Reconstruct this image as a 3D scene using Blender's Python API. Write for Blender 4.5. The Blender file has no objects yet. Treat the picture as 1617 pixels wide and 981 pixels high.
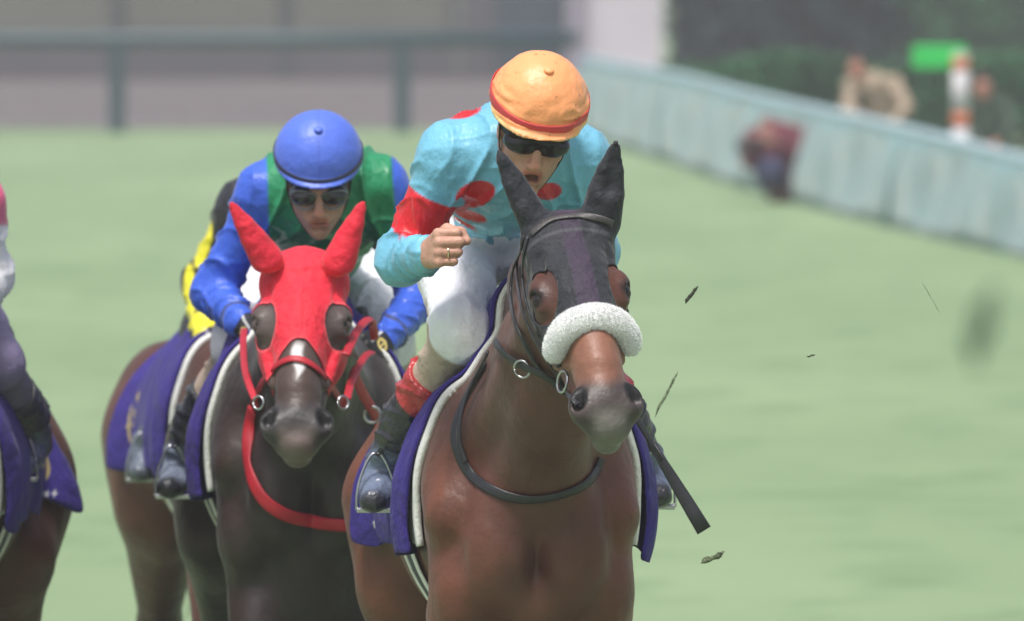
import bpy, math, random
import numpy as np
from mathutils import Vector, Matrix
from mathutils.bvhtree import BVHTree
random.seed(7); RNG = np.random.default_rng(11)
SC = bpy.context.scene; COL = SC.collection
R = math.radians
# ------------------------------------------------------------------ camera
D0, CAMZ, FPX = 25.0, 2.53, 17350.0
TH = math.atan(581.5 / FPX)
cam_d = bpy.data.cameras.new('camera'); cam = bpy.data.objects.new('camera', cam_d); COL.objects.link(cam)
cam.location = (0, -D0, CAMZ); cam.rotation_euler = (math.pi/2 - TH, 0, 0)
cam_d.sensor_width = 36; cam_d.lens = FPX*36/1617; cam_d.clip_start = 1; cam_d.clip_end = 3000
cam_d.dof.use_dof = True; cam_d.dof.focus_distance = D0 - .5; cam_d.dof.aperture_fstop = cam_d.lens/1000/0.056
SC.camera = cam
# ------------------------------------------------------------------ world, sun, exposure
SUN_EL, SUN_AZ = R(66), R(-24)          # azimuth from the camera's side, negative = left of the picture
world = bpy.data.worlds.new('World'); SC.world = world; world.use_nodes = True
nt = world.node_tree; bg = nt.nodes['Background']
sky = nt.nodes.new('ShaderNodeTexSky'); sky.sky_type = 'NISHITA'; sky.sun_disc = False
sd = Vector((math.sin(SUN_AZ)*math.cos(SUN_EL), -math.cos(SUN_AZ)*math.cos(SUN_EL), math.sin(SUN_EL)))   # towards the sun
sky.sun_elevation = SUN_EL; sky.sun_rotation = math.atan2(sd.x, sd.y)
sky.air_density = 1.0; sky.dust_density = 4.0; sky.ozone_density = 1.0
mix = nt.nodes.new('ShaderNodeMix'); mix.data_type = 'RGBA'; mix.inputs[0].default_value = .55
bw = nt.nodes.new('ShaderNodeRGBToBW')
nt.links.new(sky.outputs[0], bw.inputs[0]); nt.links.new(sky.outputs[0], mix.inputs[6]); nt.links.new(bw.outputs[0], mix.inputs[7])
nt.links.new(mix.outputs[2], bg.inputs[0]); bg.inputs[1].default_value = 0.13
sun_d = bpy.data.lights.new('sun', 'SUN'); sun = bpy.data.objects.new('sun', sun_d); COL.objects.link(sun)
sun.rotation_euler = sd.to_track_quat('Z', 'Y').to_euler(); sun.location = (0, 0, 30)
sun_d.energy = 2.3; sun_d.angle = R(12); sun_d.color = (1, .965, .92)
SC.view_settings.view_transform = 'Standard'; SC.view_settings.look = 'None'
SC.view_settings.exposure = 0.50; SC.view_settings.gamma = 1
SC.cycles.use_denoising = True
SC.cycles.max_bounces = 6

FW = np.array([0, math.cos(TH), -math.sin(TH)]); UP = np.array([0, math.sin(TH), math.cos(TH)])
def W(px, py, y):
    """world point at depth y whose place in the photograph is px, py"""
    d = FW + np.array([(px-808.5)/FPX, 0, 0]) - UP*((py-490.5)/FPX)
    t = (y + D0)/d[1]
    return np.array([0, -D0, CAMZ]) + d*t
def V(*a): return np.array(a, float)
def nrm(v):
    v = np.asarray(v, float); return v/np.linalg.norm(v)

# ------------------------------------------------------------------ numpy noise
_T = RNG.random(4096).astype(np.float32)
def vnoise(p):
    i = np.floor(p).astype(np.int64); f = (p-i).astype(np.float32); f = f*f*(3-2*f)
    def h(a, b, c): return _T[(a*73856093 ^ b*19349663 ^ c*83492791) & 4095]
    r = 0
    for a in (0, 1):
        for b in (0, 1):
            for c in (0, 1):
                w = (f[:, 0] if a else 1-f[:, 0])*(f[:, 1] if b else 1-f[:, 1])*(f[:, 2] if c else 1-f[:, 2])
                r = r + w*h(i[:, 0]+a, i[:, 1]+b, i[:, 2]+c)
    return r
def fbm(p, o=3):
    r = 0; a = .5
    for k in range(o): r = r + a*(vnoise(p*2**k + 17.3*k)-.5); a *= .5
    return r
def ridge(p): return 1-np.abs(2*vnoise(p)-1)*1.0

# ------------------------------------------------------------------ implicit surfaces
def axis(lo, hi, h, bands=()):
    out = [lo]; x = lo
    while x < hi:
        s = h
        for a, b, hf in bands:
            if a <= x <= b: s = min(s, hf)
        x += s; out.append(x)
    return np.array(out, np.float32)
class Frame:
    def __init__(s, o, x, y, z): s.o = np.asarray(o, float); s.M = np.array([x, y, z], float).T
    def p(s, a, b, c): return s.o + s.M @ np.array([a, b, c], float)
    def v(s, a, b, c): return s.M @ np.array([a, b, c], float)
    def loc(s, P): return (P - s.o) @ s.M
class Field:
    def __init__(s, ax, ay, az):
        s.ax = [ax, ay, az]; s.v = np.full((len(ax), len(ay), len(az)), .5, np.float32)
    def sub(s, lo, hi):
        sl = []
        for k in range(3):
            a = max(0, np.searchsorted(s.ax[k], lo[k])-1); b = min(len(s.ax[k]), np.searchsorted(s.ax[k], hi[k])+1)
            if b <= a: return None
            sl.append(slice(a, b))
        return tuple(sl)
    def grid(s, sl):
        return (s.ax[0][sl[0]][:, None, None], s.ax[1][sl[1]][None, :, None], s.ax[2][sl[2]][None, None, :])
    def comb(s, sl, d, k, op):
        a = s.v[sl]
        if op == 'sub':
            h = np.maximum(k-np.abs(a+d), 0)/k; s.v[sl] = np.maximum(a, -d) + h*h*k/4
        elif op == 'int':
            h = np.maximum(k-np.abs(a-d), 0)/k; s.v[sl] = np.maximum(a, d) + h*h*k/4
        else:
            h = np.maximum(k-np.abs(a-d), 0)/k; s.v[sl] = np.minimum(a, d) - h*h*k/4
    def cap(s, a, b, ra, rb, k=.03, op='add', flat=None):
        a = np.asarray(a, np.float32); b = np.asarray(b, np.float32); m = max(ra, rb)*(1.0)+max(k, .07)+.02
        if flat is not None and flat[1] < 1: m += max(ra, rb)*(1/flat[1]-1)
        sl = s.sub(np.minimum(a, b)-m, np.maximum(a, b)+m)
        if sl is None: return
        X, Y, Z = s.grid(sl); ab = b-a; L = float(ab@ab)+1e-12
        qx, qy, qz = X-a[0], Y-a[1], Z-a[2]
        t = np.clip((qx*ab[0]+qy*ab[1]+qz*ab[2])/L, 0, 1)
        qx, qy, qz = qx-t*ab[0], qy-t*ab[1], qz-t*ab[2]
        if flat is not None:
            f = nrm(flat[0]).astype(np.float32); c = (qx*f[0]+qy*f[1]+qz*f[2])*(flat[1]-1)
            qx, qy, qz = qx+c*f[0], qy+c*f[1], qz+c*f[2]
        d = np.sqrt(qx*qx+qy*qy+qz*qz)-(ra+(rb-ra)*t)
        s.comb(sl, d, k, op)
    def chain(s, pts, rs, k=.03, **kw):
        for i in range(len(pts)-1): s.cap(pts[i], pts[i+1], rs[i], rs[i+1], k, **kw)
    def ell(s, c, r, M=None, k=.03, op='add'):
        c = np.asarray(c, np.float32); r = np.asarray(r, np.float32)
        m = float(r.max())+max(k, .07)+.02; sl = s.sub(c-m, c+m)
        if sl is None: return
        X, Y, Z = s.grid(sl); qx, qy, qz = X-c[0], Y-c[1], Z-c[2]
        if M is None: u, v, w = qx, qy, qz
        else:
            M = np.asarray(M, np.float32)
            u = qx*M[0, 0]+qy*M[1, 0]+qz*M[2, 0]; v = qx*M[0, 1]+qy*M[1, 1]+qz*M[2, 1]; w = qx*M[0, 2]+qy*M[1, 2]+qz*M[2, 2]
        u, v, w = u/r[0], v/r[1], w/r[2]
        k0 = np.sqrt(u*u+v*v+w*w)+1e-6; u, v, w = u/r[0], v/r[1], w/r[2]
        k1 = np.sqrt(u*u+v*v+w*w)+1e-6
        s.comb(sl, k0*(k0-1)/k1, k, op)
    def plane(s, o, n, k=.004):
        """keep the side the normal n points away from"""
        sl = tuple(slice(0, len(a)) for a in s.ax); X, Y, Z = s.grid(sl)
        s.comb(sl, ((X-o[0])*n[0]+(Y-o[1])*n[1]+(Z-o[2])*n[2]).astype(np.float32), k, 'int')
    def mesh(s, smooth=1):
        v = s.v; S = v < 0
        c = S[:-1, :-1, :-1].astype(np.int8)
        for i in (0, 1):
            for j in (0, 1):
                for k in (0, 1):
                    if i+j+k: c = c + S[i:v.shape[0]-1+i, j:v.shape[1]-1+j, k:v.shape[2]-1+k]
        idx = np.argwhere((c > 0) & (c < 8)); n = len(idx)
        vid = np.full(c.shape, -1, np.int32); vid[idx[:, 0], idx[:, 1], idx[:, 2]] = np.arange(n)
        acc = np.zeros((n, 3), np.float32); cnt = np.zeros(n, np.float32)
        cor = [(i, j, k) for i in (0, 1) for j in (0, 1) for k in (0, 1)]
        val = {q: v[idx[:, 0]+q[0], idx[:, 1]+q[1], idx[:, 2]+q[2]] for q in cor}
        for q in cor:
            for d in range(3):
                if q[d] == 0:
                    q2 = list(q); q2[d] = 1; q2 = tuple(q2); a, b = val[q], val[q2]
                    m = (a < 0) != (b < 0); t = np.where(m, a/(a-b+1e-20), 0)
                    for e in range(3): acc[:, e] += np.where(m, q[e]+(t if e == d else 0), 0)
                    cnt += m
        loc = acc/cnt[:, None]
        P = np.empty((n, 3), np.float32)
        for e in range(3):
            A = s.ax[e]; i0 = idx[:, e]; P[:, e] = A[i0]+(A[i0+1]-A[i0])*loc[:, e]
        F = []
        for d in range(3):
            o = [q for q in range(3) if q != d]
            sa = [slice(1, -1)]*3; sb = [slice(1, -1)]*3; sa[d] = slice(0, -1); sb[d] = slice(1, None)
            A, B = S[tuple(sa)], S[tuple(sb)]
            e = np.argwhere(A != B); e2 = e.copy(); e2[:, o[0]] += 1; e2[:, o[1]] += 1
            fl = A[e[:, 0], e[:, 1], e[:, 2]]
            def g(du, dv):
                t = e2.copy(); t[:, o[0]] -= du; t[:, o[1]] -= dv; return vid[t[:, 0], t[:, 1], t[:, 2]]
            q = np.stack([g(1, 1), g(0, 1), g(0, 0), g(1, 0)], 1)
            if d == 1: fl = ~fl
            q[~fl] = q[~fl][:, ::-1]; F.append(q)
        F = np.concatenate(F)
        a_, b_, c_ = P[F[:, 0]], P[F[:, 1]], P[F[:, 2]]
        if (np.cross(b_-a_, c_-a_)*(a_-P.mean(0))).sum() < 0: F = F[:, ::-1].copy()
        for _ in range(smooth): P = lap(P, F)
        return P.astype(np.float64), F
def lap(P, F, w=.5):
    n = len(P); acc = np.zeros((n, 3)); cnt = np.zeros(n)
    for i in range(F.shape[1]):
        a, b = F[:, i], F[:, (i+1) % F.shape[1]]
        for e in range(3): acc[:, e] += np.bincount(a, P[b, e], n)+np.bincount(b, P[a, e], n)
        cnt += np.bincount(a, minlength=n)+np.bincount(b, minlength=n)
    return P*(1-w)+w*acc/np.maximum(cnt, 1)[:, None]
def normals(P, F):
    d1 = P[F[:, 2]]-P[F[:, 0]]; d2 = P[F[:, 3]]-P[F[:, 1]]; fn = np.cross(d1, d2); n = len(P); N = np.zeros((n, 3))
    for i in range(4):
        for e in range(3): N[:, e] += np.bincount(F[:, i], fn[:, e], n)
    return N/(np.linalg.norm(N, axis=1)[:, None]+1e-20)
def sstep(a, b, x):
    t = np.clip((x-a)/(b-a), 0, 1); return t*t*(3-2*t)
def blend(C, col, m): return C*(1-m[:, None])+np.array(col)[None]*m[:, None]

# ------------------------------------------------------------------ objects
def empty(name, loc, label, cat, group=None):
    o = bpy.data.objects.new(name, None); COL.objects.link(o); o.location = tuple(loc); o.empty_display_size = .1
    o['label'] = label; o['category'] = cat
    if group: o['group'] = group
    return o
def tag(o, label=None, cat=None, group=None, kind=None):
    for k, v in (('label', label), ('category', cat), ('group', group), ('kind', kind)):
        if v: o[k] = v
    return o
def wloc(o):
    l = np.zeros(3)
    while o is not None: l = l+np.array(o.location); o = o.parent
    return l
def obj(name, P, F, mat, parent=None, col=None, smooth=True, loc=None):
    """link vertices P (world) and faces F as one mesh object"""
    P = np.asarray(P, float); org = wloc(parent) if parent else np.zeros(3)
    if loc is None: loc = P.mean(0) if not parent else org*0
    if parent: P2 = P-org
    else: P2 = P-loc
    me = bpy.data.meshes.new(name)
    if isinstance(F, np.ndarray):
        me.vertices.add(len(P2)); me.vertices.foreach_set('co', P2.astype(np.float32).ravel())
        m, q = F.shape
        me.loops.add(m*q); me.loops.foreach_set('vertex_index', F.astype(np.int32).ravel())
        me.polygons.add(m); me.polygons.foreach_set('loop_start', np.arange(0, m*q, q, dtype=np.int32))
        me.update(calc_edges=True)
    else:
        me.from_pydata([tuple(p) for p in P2], [], [tuple(int(i) for i in f) for f in F]); me.update()
    me.polygons.foreach_set('use_smooth', np.full(len(me.polygons), smooth, bool))
    if col is not None:
        ca = me.color_attributes.new('Col', 'FLOAT_COLOR', 'POINT')
        ca.data.foreach_set('color', np.concatenate([col, np.ones((len(col), 1))], 1).astype(np.float32).ravel())
    me.materials.append(mat)
    o = bpy.data.objects.new(name, me); COL.objects.link(o)
    if parent: o.parent = parent
    else: o.location = tuple(loc)
    return o
def shell(P, F, N, m, off, th):
    """a sheet lying off above the surface where m > 0, with thickness th and its rim on m = 0"""
    keep = (m[F] > 0).any(1); G = F[keep]; used = np.unique(G)
    Q = P.copy(); out = m <= 0
    acc = np.zeros((len(P), 3)); cnt = np.zeros(len(P))
    for i in range(4):
        for j in ((i+1) % 4, (i+3) % 4):
            a, b = G[:, i], G[:, j]; s = out[a] & ~out[b]; a, b = a[s], b[s]
            t = (-m[a]/(m[b]-m[a]+1e-12))[:, None]; q = P[a]+(P[b]-P[a])*t
            for e in range(3): acc[:, e] += np.bincount(a, q[:, e], len(P))
            cnt += np.bincount(a, minlength=len(P))
    has = cnt > 0; Q[has] = acc[has]/cnt[has][:, None]
    G = G[(has | ~out)[G].all(1)]; used = np.unique(G)
    mp = np.full(len(P), -1); mp[used] = np.arange(len(used)); G = mp[G]; k = len(used)
    off = off[used] if isinstance(off, np.ndarray) else off
    off = np.broadcast_to(off, (k,))
    A = Q[used]+N[used]*off[:, None]; B = Q[used]+N[used]*(off-th)[:, None]
    ed = np.concatenate([np.stack([G[:, i], G[:, (i+1) % 4]], 1) for i in range(4)])
    key = ed[:, 0].astype(np.int64)*k+ed[:, 1]; rev = ed[:, 1].astype(np.int64)*k+ed[:, 0]
    bd = ed[~np.isin(key, rev)]
    side = np.stack([bd[:, 1], bd[:, 0], bd[:, 0]+k, bd[:, 1]+k], 1)
    for _ in range(6):                                   # even out the rim
        for X_ in (A, B):
            ac = np.zeros((k, 3)); cn = np.zeros(k)
            for e in range(3): ac[:, e] = np.bincount(bd[:, 0], X_[bd[:, 1], e], k)+np.bincount(bd[:, 1], X_[bd[:, 0], e], k)
            cn = np.bincount(bd[:, 0], minlength=k)+np.bincount(bd[:, 1], minlength=k); w_ = cn == 2
            X_[w_] = .5*X_[w_]+.5*ac[w_]/2
    return np.concatenate([A, B]), np.concatenate([G, G[:, ::-1]+k, side]), np.concatenate([used, used])
def spline(pts, n=8):
    pts = [np.asarray(p, float) for p in pts]; out = []
    for i in range(len(pts)-1):
        p0 = pts[max(i-1, 0)]; p1 = pts[i]; p2 = pts[i+1]; p3 = pts[min(i+2, len(pts)-1)]
        for j in range(n):
            t = j/n
            out.append(.5*((2*p1)+(-p0+p2)*t+(2*p0-5*p1+4*p2-p3)*t*t+(-p0+3*p1-3*p2+p3)*t**3))
    out.append(pts[-1]); return np.array(out)
def ribbon(path, nrmls, w, th, mat, name, parent, col=None, closed=False, round_=True):
    """a strap of width w and thickness th along path, lying with its face along nrmls"""
    path = np.asarray(path); n = len(path); T = np.gradient(path, axis=0); T /= np.linalg.norm(T, axis=1)[:, None]+1e-12
    if closed:
        T = np.roll(path, -1, 0)-np.roll(path, 1, 0); T /= np.linalg.norm(T, axis=1)[:, None]+1e-12
    N = np.asarray(nrmls, float); N = N-T*(N*T).sum(1)[:, None]; N /= np.linalg.norm(N, axis=1)[:, None]+1e-12
    S = np.cross(T, N); m = 8; V_ = []
    ww = np.broadcast_to(w, (n,)); 
    for j in range(m):
        a = 2*math.pi*(j+.5)/m; ca, sa = math.cos(a), math.sin(a)
        ca = math.copysign(abs(ca)**.5, ca) if round_ else ca
        V_.append(path+S*(ca*ww/2)[:, None]+N*(sa*th/2))
    P = np.stack(V_, 1).reshape(-1, 3); F = []
    for i in range(n if closed else n-1):
        i2 = (i+1) % n
        for j in range(m): F.append((i*m+j, i*m+(j+1) % m, i2*m+(j+1) % m, i2*m+j))
    if not closed: F.append(tuple(range(m))[::-1]); F.append(tuple((n-1)*m+j for j in range(m)))
    return obj(name, P, F, mat, parent, col)
def tube(path, r, mat, name, parent, m=8):
    path = np.asarray(path); n = len(path)
    T = np.gradient(path, axis=0); T /= np.linalg.norm(T, axis=1)[:, None]+1e-12
    ref = V(0, 0, 1) if abs(T[:, 2]).mean() < .8 else V(1, 0, 0)
    A = np.cross(T, ref); A /= np.linalg.norm(A, axis=1)[:, None]+1e-9; B = np.cross(T, A)
    r = np.broadcast_to(r, (n,)); P = []
    for j in range(m):
        a = 2*math.pi*j/m; P.append(path+A*(math.cos(a)*r)[:, None]+B*(math.sin(a)*r)[:, None])
    P = np.stack(P, 1).reshape(-1, 3); F = []
    for i in range(n-1):
        for j in range(m): F.append((i*m+j, (i+1)*m+j, (i+1)*m+(j+1) % m, i*m+(j+1) % m))
    F.append(tuple(range(m))); F.append(tuple((n-1)*m+j for j in range(m))[::-1])
    return obj(name, P, F, mat, parent)
def box(lo, hi, mat, name, parent=None, bev=.0, M=None, c=None):
    lo = np.array(lo, float); hi = np.array(hi, float)
    P = np.array([[(lo, hi)[i][0], (lo, hi)[j][1], (lo, hi)[k][2]] for i in (0, 1) for j in (0, 1) for k in (0, 1)])
    if M is not None: P = P @ np.array(M).T+c
    F = [(0, 1, 3, 2), (4, 6, 7, 5), (0, 4, 5, 1), (2, 3, 7, 6), (0, 2, 6, 4), (1, 5, 7, 3)]
    o = obj(name, P, F, mat, parent, smooth=False)
    if bev:
        b = o.modifiers.new('bevel', 'BEVEL'); b.width = bev; b.segments = 2
    return o

# ------------------------------------------------------------------ materials
def mat(name, col=None, rough=.6, bump=0, bscale=200, stretch=(1, 1, 1), var=.1, vscale=12, sheen=0, spec=.5, coat=0, trans=0, metal=0, sss=0, bump2=0, b2scale=20, wv=None):
    m = bpy.data.materials.new(name); m.use_nodes = True; n = m.node_tree.nodes; l = m.node_tree.links
    b = n['Principled BSDF']; b.inputs['Roughness'].default_value = rough; b.inputs['Specular IOR Level'].default_value = spec
    b.inputs['Metallic'].default_value = metal
    if sheen: b.inputs['Sheen Weight'].default_value = sheen; b.inputs['Sheen Roughness'].default_value = .4
    if coat: b.inputs['Coat Weight'].default_value = coat; b.inputs['Coat Roughness'].default_value = .08
    if trans: b.inputs['Transmission Weight'].default_value = trans
    if sss: b.inputs['Subsurface Weight'].default_value = sss; b.inputs['Subsurface Radius'].default_value = (.01, .004, .002)
    tc = n.new('ShaderNodeTexCoord')
    if col is None:
        a = n.new('ShaderNodeVertexColor'); a.layer_name = 'Col'; src = a.outputs[0]
    else:
        a = n.new('ShaderNodeRGB'); a.outputs[0].default_value = (*col, 1); src = a.outputs[0]
    if var:
        nz = n.new('ShaderNodeTexNoise'); nz.inputs['Scale'].default_value = vscale; nz.inputs['Detail'].default_value = 6
        mr = n.new('ShaderNodeMapRange'); mr.inputs[1].default_value = .3; mr.inputs[2].default_value = .7
        mr.inputs[3].default_value = 1-var; mr.inputs[4].default_value = 1+var
        mx = n.new('ShaderNodeVectorMath'); mx.operation = 'SCALE'
        l.new(tc.outputs['Object'], nz.inputs['Vector']); l.new(nz.outputs[0], mr.inputs[0]); l.new(src, mx.inputs[0]); l.new(mr.outputs[0], mx.inputs['Scale']); src = mx.outputs[0]
    l.new(src, b.inputs['Base Color'])
    prev = None
    for s_, sc_, st in ((bump, bscale, stretch), (bump2, b2scale, (1, 1, 1))):
        if s_:
            mp = n.new('ShaderNodeMapping'); mp.inputs['Scale'].default_value = st
            nz = n.new('ShaderNodeTexNoise'); nz.inputs['Scale'].default_value = sc_; nz.inputs['Detail'].default_value = 4
            bp = n.new('ShaderNodeBump'); bp.inputs['Strength'].default_value = s_; bp.inputs['Distance'].default_value = 1/sc_
            l.new(tc.outputs['Object'], mp.inputs[0]); l.new(mp.outputs[0], nz.inputs['Vector']); l.new(nz.outputs[0], bp.inputs['Height'])
            if prev: l.new(prev.outputs[0], bp.inputs['Normal'])
            prev = bp
    if prev: l.new(prev.outputs[0], b.inputs['Normal'])
    return m
M_coat = mat('horse_coat', None, .46, .15, 300, (1, 1, .4), .16, 9, sheen=.06, spec=.4, bump2=.15, b2scale=18)
M_skin = mat('skin', None, .48, .4, 300, var=.12, vscale=45, sss=.06, bump2=.2, b2scale=80)
M_silk = mat('silk', None, .40, .25, 45, (1, 1, .25), .05, 10, spec=.4, sheen=.12, bump2=.2, b2scale=18)
M_pants = mat('breeches', None, .55, .15, 90, var=.03, spec=.35, bump2=.3, b2scale=22)
M_boot = mat('boot_leather', None, .32, .2, 50, var=.15, vscale=20, spec=.5, coat=.15, bump2=.4, b2scale=14)
M_cloth = mat('saddle_cloth', None, .75, .25, 300, var=.08, vscale=9, sheen=.05, spec=.2, bump2=.3, b2scale=9)
M_hood = mat('hood_fabric', None, .62, .4, 420, var=.12, vscale=14, sheen=.15, spec=.3, bump2=.4, b2scale=28)
M_leather = mat('black_leather', (.018, .018, .022), .4, .3, 200, var=.2, spec=.5)
M_redstrap = mat('red_strap', (.42, .012, .025), .5, .3, 200, var=.15)
M_whitestrap = mat('white_strap', (.75, .74, .7), .55, .3, 200, var=.08)
M_darkstrap = mat('dark_strap', (.03, .03, .05), .55, .3, 200, var=.1)
M_metal = mat('bit_metal', (.5, .5, .52), .3, metal=1, var=0)
M_gold = mat('gold_ring', (.9, .8, .55), .2, metal=1, var=0)
M_fleece = mat('fleece', (.92, .92, .92), .9, .3, 160, var=.03, sheen=.6)
M_pad = mat('white_pad', (.78, .77, .75), .8, .4, 120, var=.06)
M_eye = mat('eye', (.008, .006, .005), .25, var=0, spec=.5)
M_helmet = mat('helmet_cover', None, .42, .1, 120, var=.03, spec=.45, sheen=.1, bump2=.15, b2scale=25)
M_lens = mat('dark_lens', (.006, .006, .008), .22, var=0, spec=.5)
M_lens2 = mat('smoked_lens', (.012, .013, .018), .10, var=0, spec=.6, coat=.3)
M_black = mat('black_rubber', (.015, .015, .018), .5, .2, 120, var=.1)
M_hair = mat('horse_hair', (.012, .010, .010), .45, .3, 300, (1, 1, .1), .3, 30)
M_glove = mat('glove', None, .5, .3, 220, var=.1, bump2=.4, b2scale=60)
HAZE = .0011
TURF = ((.195, .275, .15), (.24, .325, .185), (.155, .235, .125))
# ------------------------------------------------------------------ horses
def horse(name, label, O, yaw, poll, muzzle, ng, base, dark, h=.0065, hh=.005, style='plain', rump=1.0, seed=0, legs=None, zs=1.0, kx=1.20):
    O = np.array([O[0], O[1], 0.]); c, s_ = math.cos(yaw), math.sin(yaw)
    Rz = np.array([[c, -s_, 0], [s_, c, 0], [0, 0, 1.]])
    B = lambda x, y, z: O + Rz @ np.array([x, y, z*zs], float)
    BX = Rz @ np.array([1., 0, 0])
    root = empty(name, O, label, 'horse', 'race horses galloping on the turf')
    poll = np.asarray(poll); muzzle = np.asarray(muzzle); a = nrm(muzzle-poll); n = nrm(ng-a*np.dot(ng, a)); u = np.cross(n, a)
    hs = np.linalg.norm(muzzle-poll)/.60
    H = Frame(poll, u, a, n); Mo = H.M.copy(); KX = kx; H.M = H.M*hs*V(KX, 1, 1)
    hp = H.p; k = hs
    lo, hi = O[0]-.62, O[0]+.62
    xs = [poll[0], muzzle[0]]; hb = (min(poll[1], muzzle[1])-.15, max(poll[1], muzzle[1])+.15)
    zb = (min(poll[2], muzzle[2])-.12, max(poll[2], muzzle[2])+.26)
    f = Field(axis(min(lo, min(xs)-.2), max(hi, max(xs)+.2), .010, [(min(xs)-.17, max(xs)+.17, hh)]),
              axis(hb[0]-.05, O[1]+2.15, .013, [(hb[0], hb[1], hh), (hb[1], O[1]+.35, h)]),
              axis(-.02, max(2.15, zb[1]+.05), .014, [(zb[0], zb[1], hh), (.95, zb[0], h)]))
    bx = (BX, 1.0)
    # trunk
    f.ell(B(0, .45, 1.25), (.246, .50, .345), Rz, .05)
    f.ell(B(0, .78, 1.22), (.268, .52, .325), Rz, .08)
    f.ell(B(0, 1.20, 1.22), (.25, .42, .27), Rz, .08)
    f.ell(B(0, 1.42, 1.22), (.235*rump, .34, .25), Rz, .08)
    f.cap(B(0, .30, 1.56), B(0, .62, 1.50), .065, .09, .09)
    f.cap(B(0, .62, 1.50), B(0, 1.30, 1.40), .09, .09, .09)
    for q in (-1, 1):
        f.ell(B(q*.155*rump, 1.38, 1.14), (.155, .26, .30), Rz, .06)      # hindquarters
        f.ell(B(q*.145, .10, 1.25), (.098, .17, .26), Rz, .05)        # shoulder
        f.cap(B(q*.17, -.02, 1.22), B(q*.12, .32, 1.50), .075, .05, .05)
        f.ell(B(q*.088, -.085, 1.155), (.086, .090, .150), Rz, .016)    # breast
        f.ell(B(q*.155, .02, 1.05), (.082, .12, .14), Rz, .04)       # upper forearm
    f.cap(B(0, -.02, 1.02), B(0, .5, .95), .09, .12, .06)
    f.cap(B(0, -.195, .96), B(0, -.175, 1.26), .016, .014, .03, 'sub')
    for q in (-1, 1):      # hollows between breast, shoulder and forearm
        f.chain([B(q*.03, -.20, 1.10), B(q*.085, -.20, 1.01), B(q*.15, -.17, .955)], [.012, .014, .014], .03, op='sub')
        f.chain([B(q*.175, -.125, 1.34), B(q*.185, -.13, 1.22), B(q*.190, -.11, 1.10)], [.008, .011, .006], .04, op='sub')
        f.chain([B(q*.06, -.155, 1.30), B(q*.12, -.12, 1.40), B(q*.14, .02, 1.50)], [.008, .012, .010], .03, op='sub')
    # neck
    b0 = B(0, .16, 1.40); th = hp(0, .09, -.15); mid = (b0+th)/2+V(0, -.01, .02)
    f.chain([B(0, .12, 1.33), b0*.6+mid*.4, mid, th], [.20, .165, .128, .098], .07, flat=(BX, 1.22))
    cr = B(0, .38, 1.575); ph = hp(0, .0, -.07)
    f.chain([cr, cr*.5+ph*.5+V(0, 0, .035), ph], [.075, .062, .05], .07)
    f.chain([B(0, -.03, 1.27), B(0, -.03, 1.27)*.5+hp(0, .14, -.20)*.5+V(0, .0, 0), hp(0, .14, -.19)], [.125, .085, .055], .07)
    for q in (-1, 1):
        f.cap(B(q*.105, .04, 1.36), hp(q*.045, .10, -.16), .055, .03, .06)   # neck muscle
    # legs
    legs = legs or [(-1, [(.152, .06, .98), (.165, -.14, .60), (.15, -.02, .30), (.15, .06, .14)]),
                    (1, [(.152, .08, .98), (.16, .02, .55), (.15, .0, .22), (.15, -.06, .07)]),]
    for q, pts in legs:
        p = [B(q*x, y, z) for x, y, z in pts]
        if q == 0: f.chain(p, [.13, .15, .15, .14], .05); continue
        f.chain(p, [.086, .050, .036, .034], .03); f.ell(p[1], (.05, .05, .06), None, .03); f.ell(p[2], (.038, .042, .045), None, .02)
        f.cap(p[3], p[3]+V(0, -.05, -.06), .04, .055, .02)
    for q, dy in ((-1, .1), (1, -.12)):
        p = [B(q*.17, 1.36, 1.18), B(q*.175, 1.20+dy, .98), B(q*.15, 1.58+dy, .60), B(q*.14, 1.48+dy, .27), B(q*.14, 1.42+dy, .10)]
        f.chain(p, [.17, .125, .056, .038, .036], .05); f.ell(p[2], (.045, .06, .065), None, .03)
        f.cap(p[4], p[4]+V(0, -.05, -.05), .04, .055, .02)
    # head
    E = lambda c, r, kk=.02, op='add': f.ell(hp(*c), np.array(r)*k*V(KX, 1, 1), Mo, kk, op)
    C = lambda p, q, r1, r2, kk=.02, op='add', fl=None: f.cap(hp(*p), hp(*q), r1*k, r2*k, kk, op, fl)
    E((0, .05, -.065), (.086, .10, .085)); E((0, .17, -.052), (.083, .125, .070), .03)
    C((0, .20, -.055), (0, .50, -.055), .066, .056, .04)
    C((0, .15, -.02), (0, .42, -.022), .050, .038, .03)
    for q in (-1, 1):
        E((q*.078, .195, -.040), (.022, .045, .028), .03)                 # brow over the eye
        E((q*.050, .185, -.140), (.036, .125, .095), .03)                # cheek
        C((q*.072, .22, -.085), (q*.052, .38, -.070), .014, .010, .025)  # facial crest
        C((q*.035, .22, -.155), (q*.022, .50, -.118), .038, .026, .03)   # lower jaw
        E((q*.042, .525, -.045), (.030, .048, .034), .02)                # nostril wing
        E((q*.066, .125, -.018), (.009, .028, .008), .02, 'sub')         # hollow above the eye
    E((0, .530, -.070), (.058, .056, .054), .03); E((0, .575, -.080), (.040, .032, .044), .02)
    E((0, .560, -.128), (.030, .040, .028), .014)
    for q in (-1, 1):
        E((q*.084, .206, -.036), (.017, .022, .016), .012, 'sub')
        E((q*.078, .206, -.040), (.019, .021, .018), .004)
        C((q*.074, .185, -.022), (q*.082, .200, -.014), .006, .006, .008)
        C((q*.0560, .535, -.024), (q*.0480, .498, -.004), .0165, .010, .008, 'sub')
        C((q*.052, .46, -.105), (q*.042, .565, -.108), .004, .004, .006, 'sub')
    # ears
    ears = style_ears.get(style); ea = []
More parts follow.
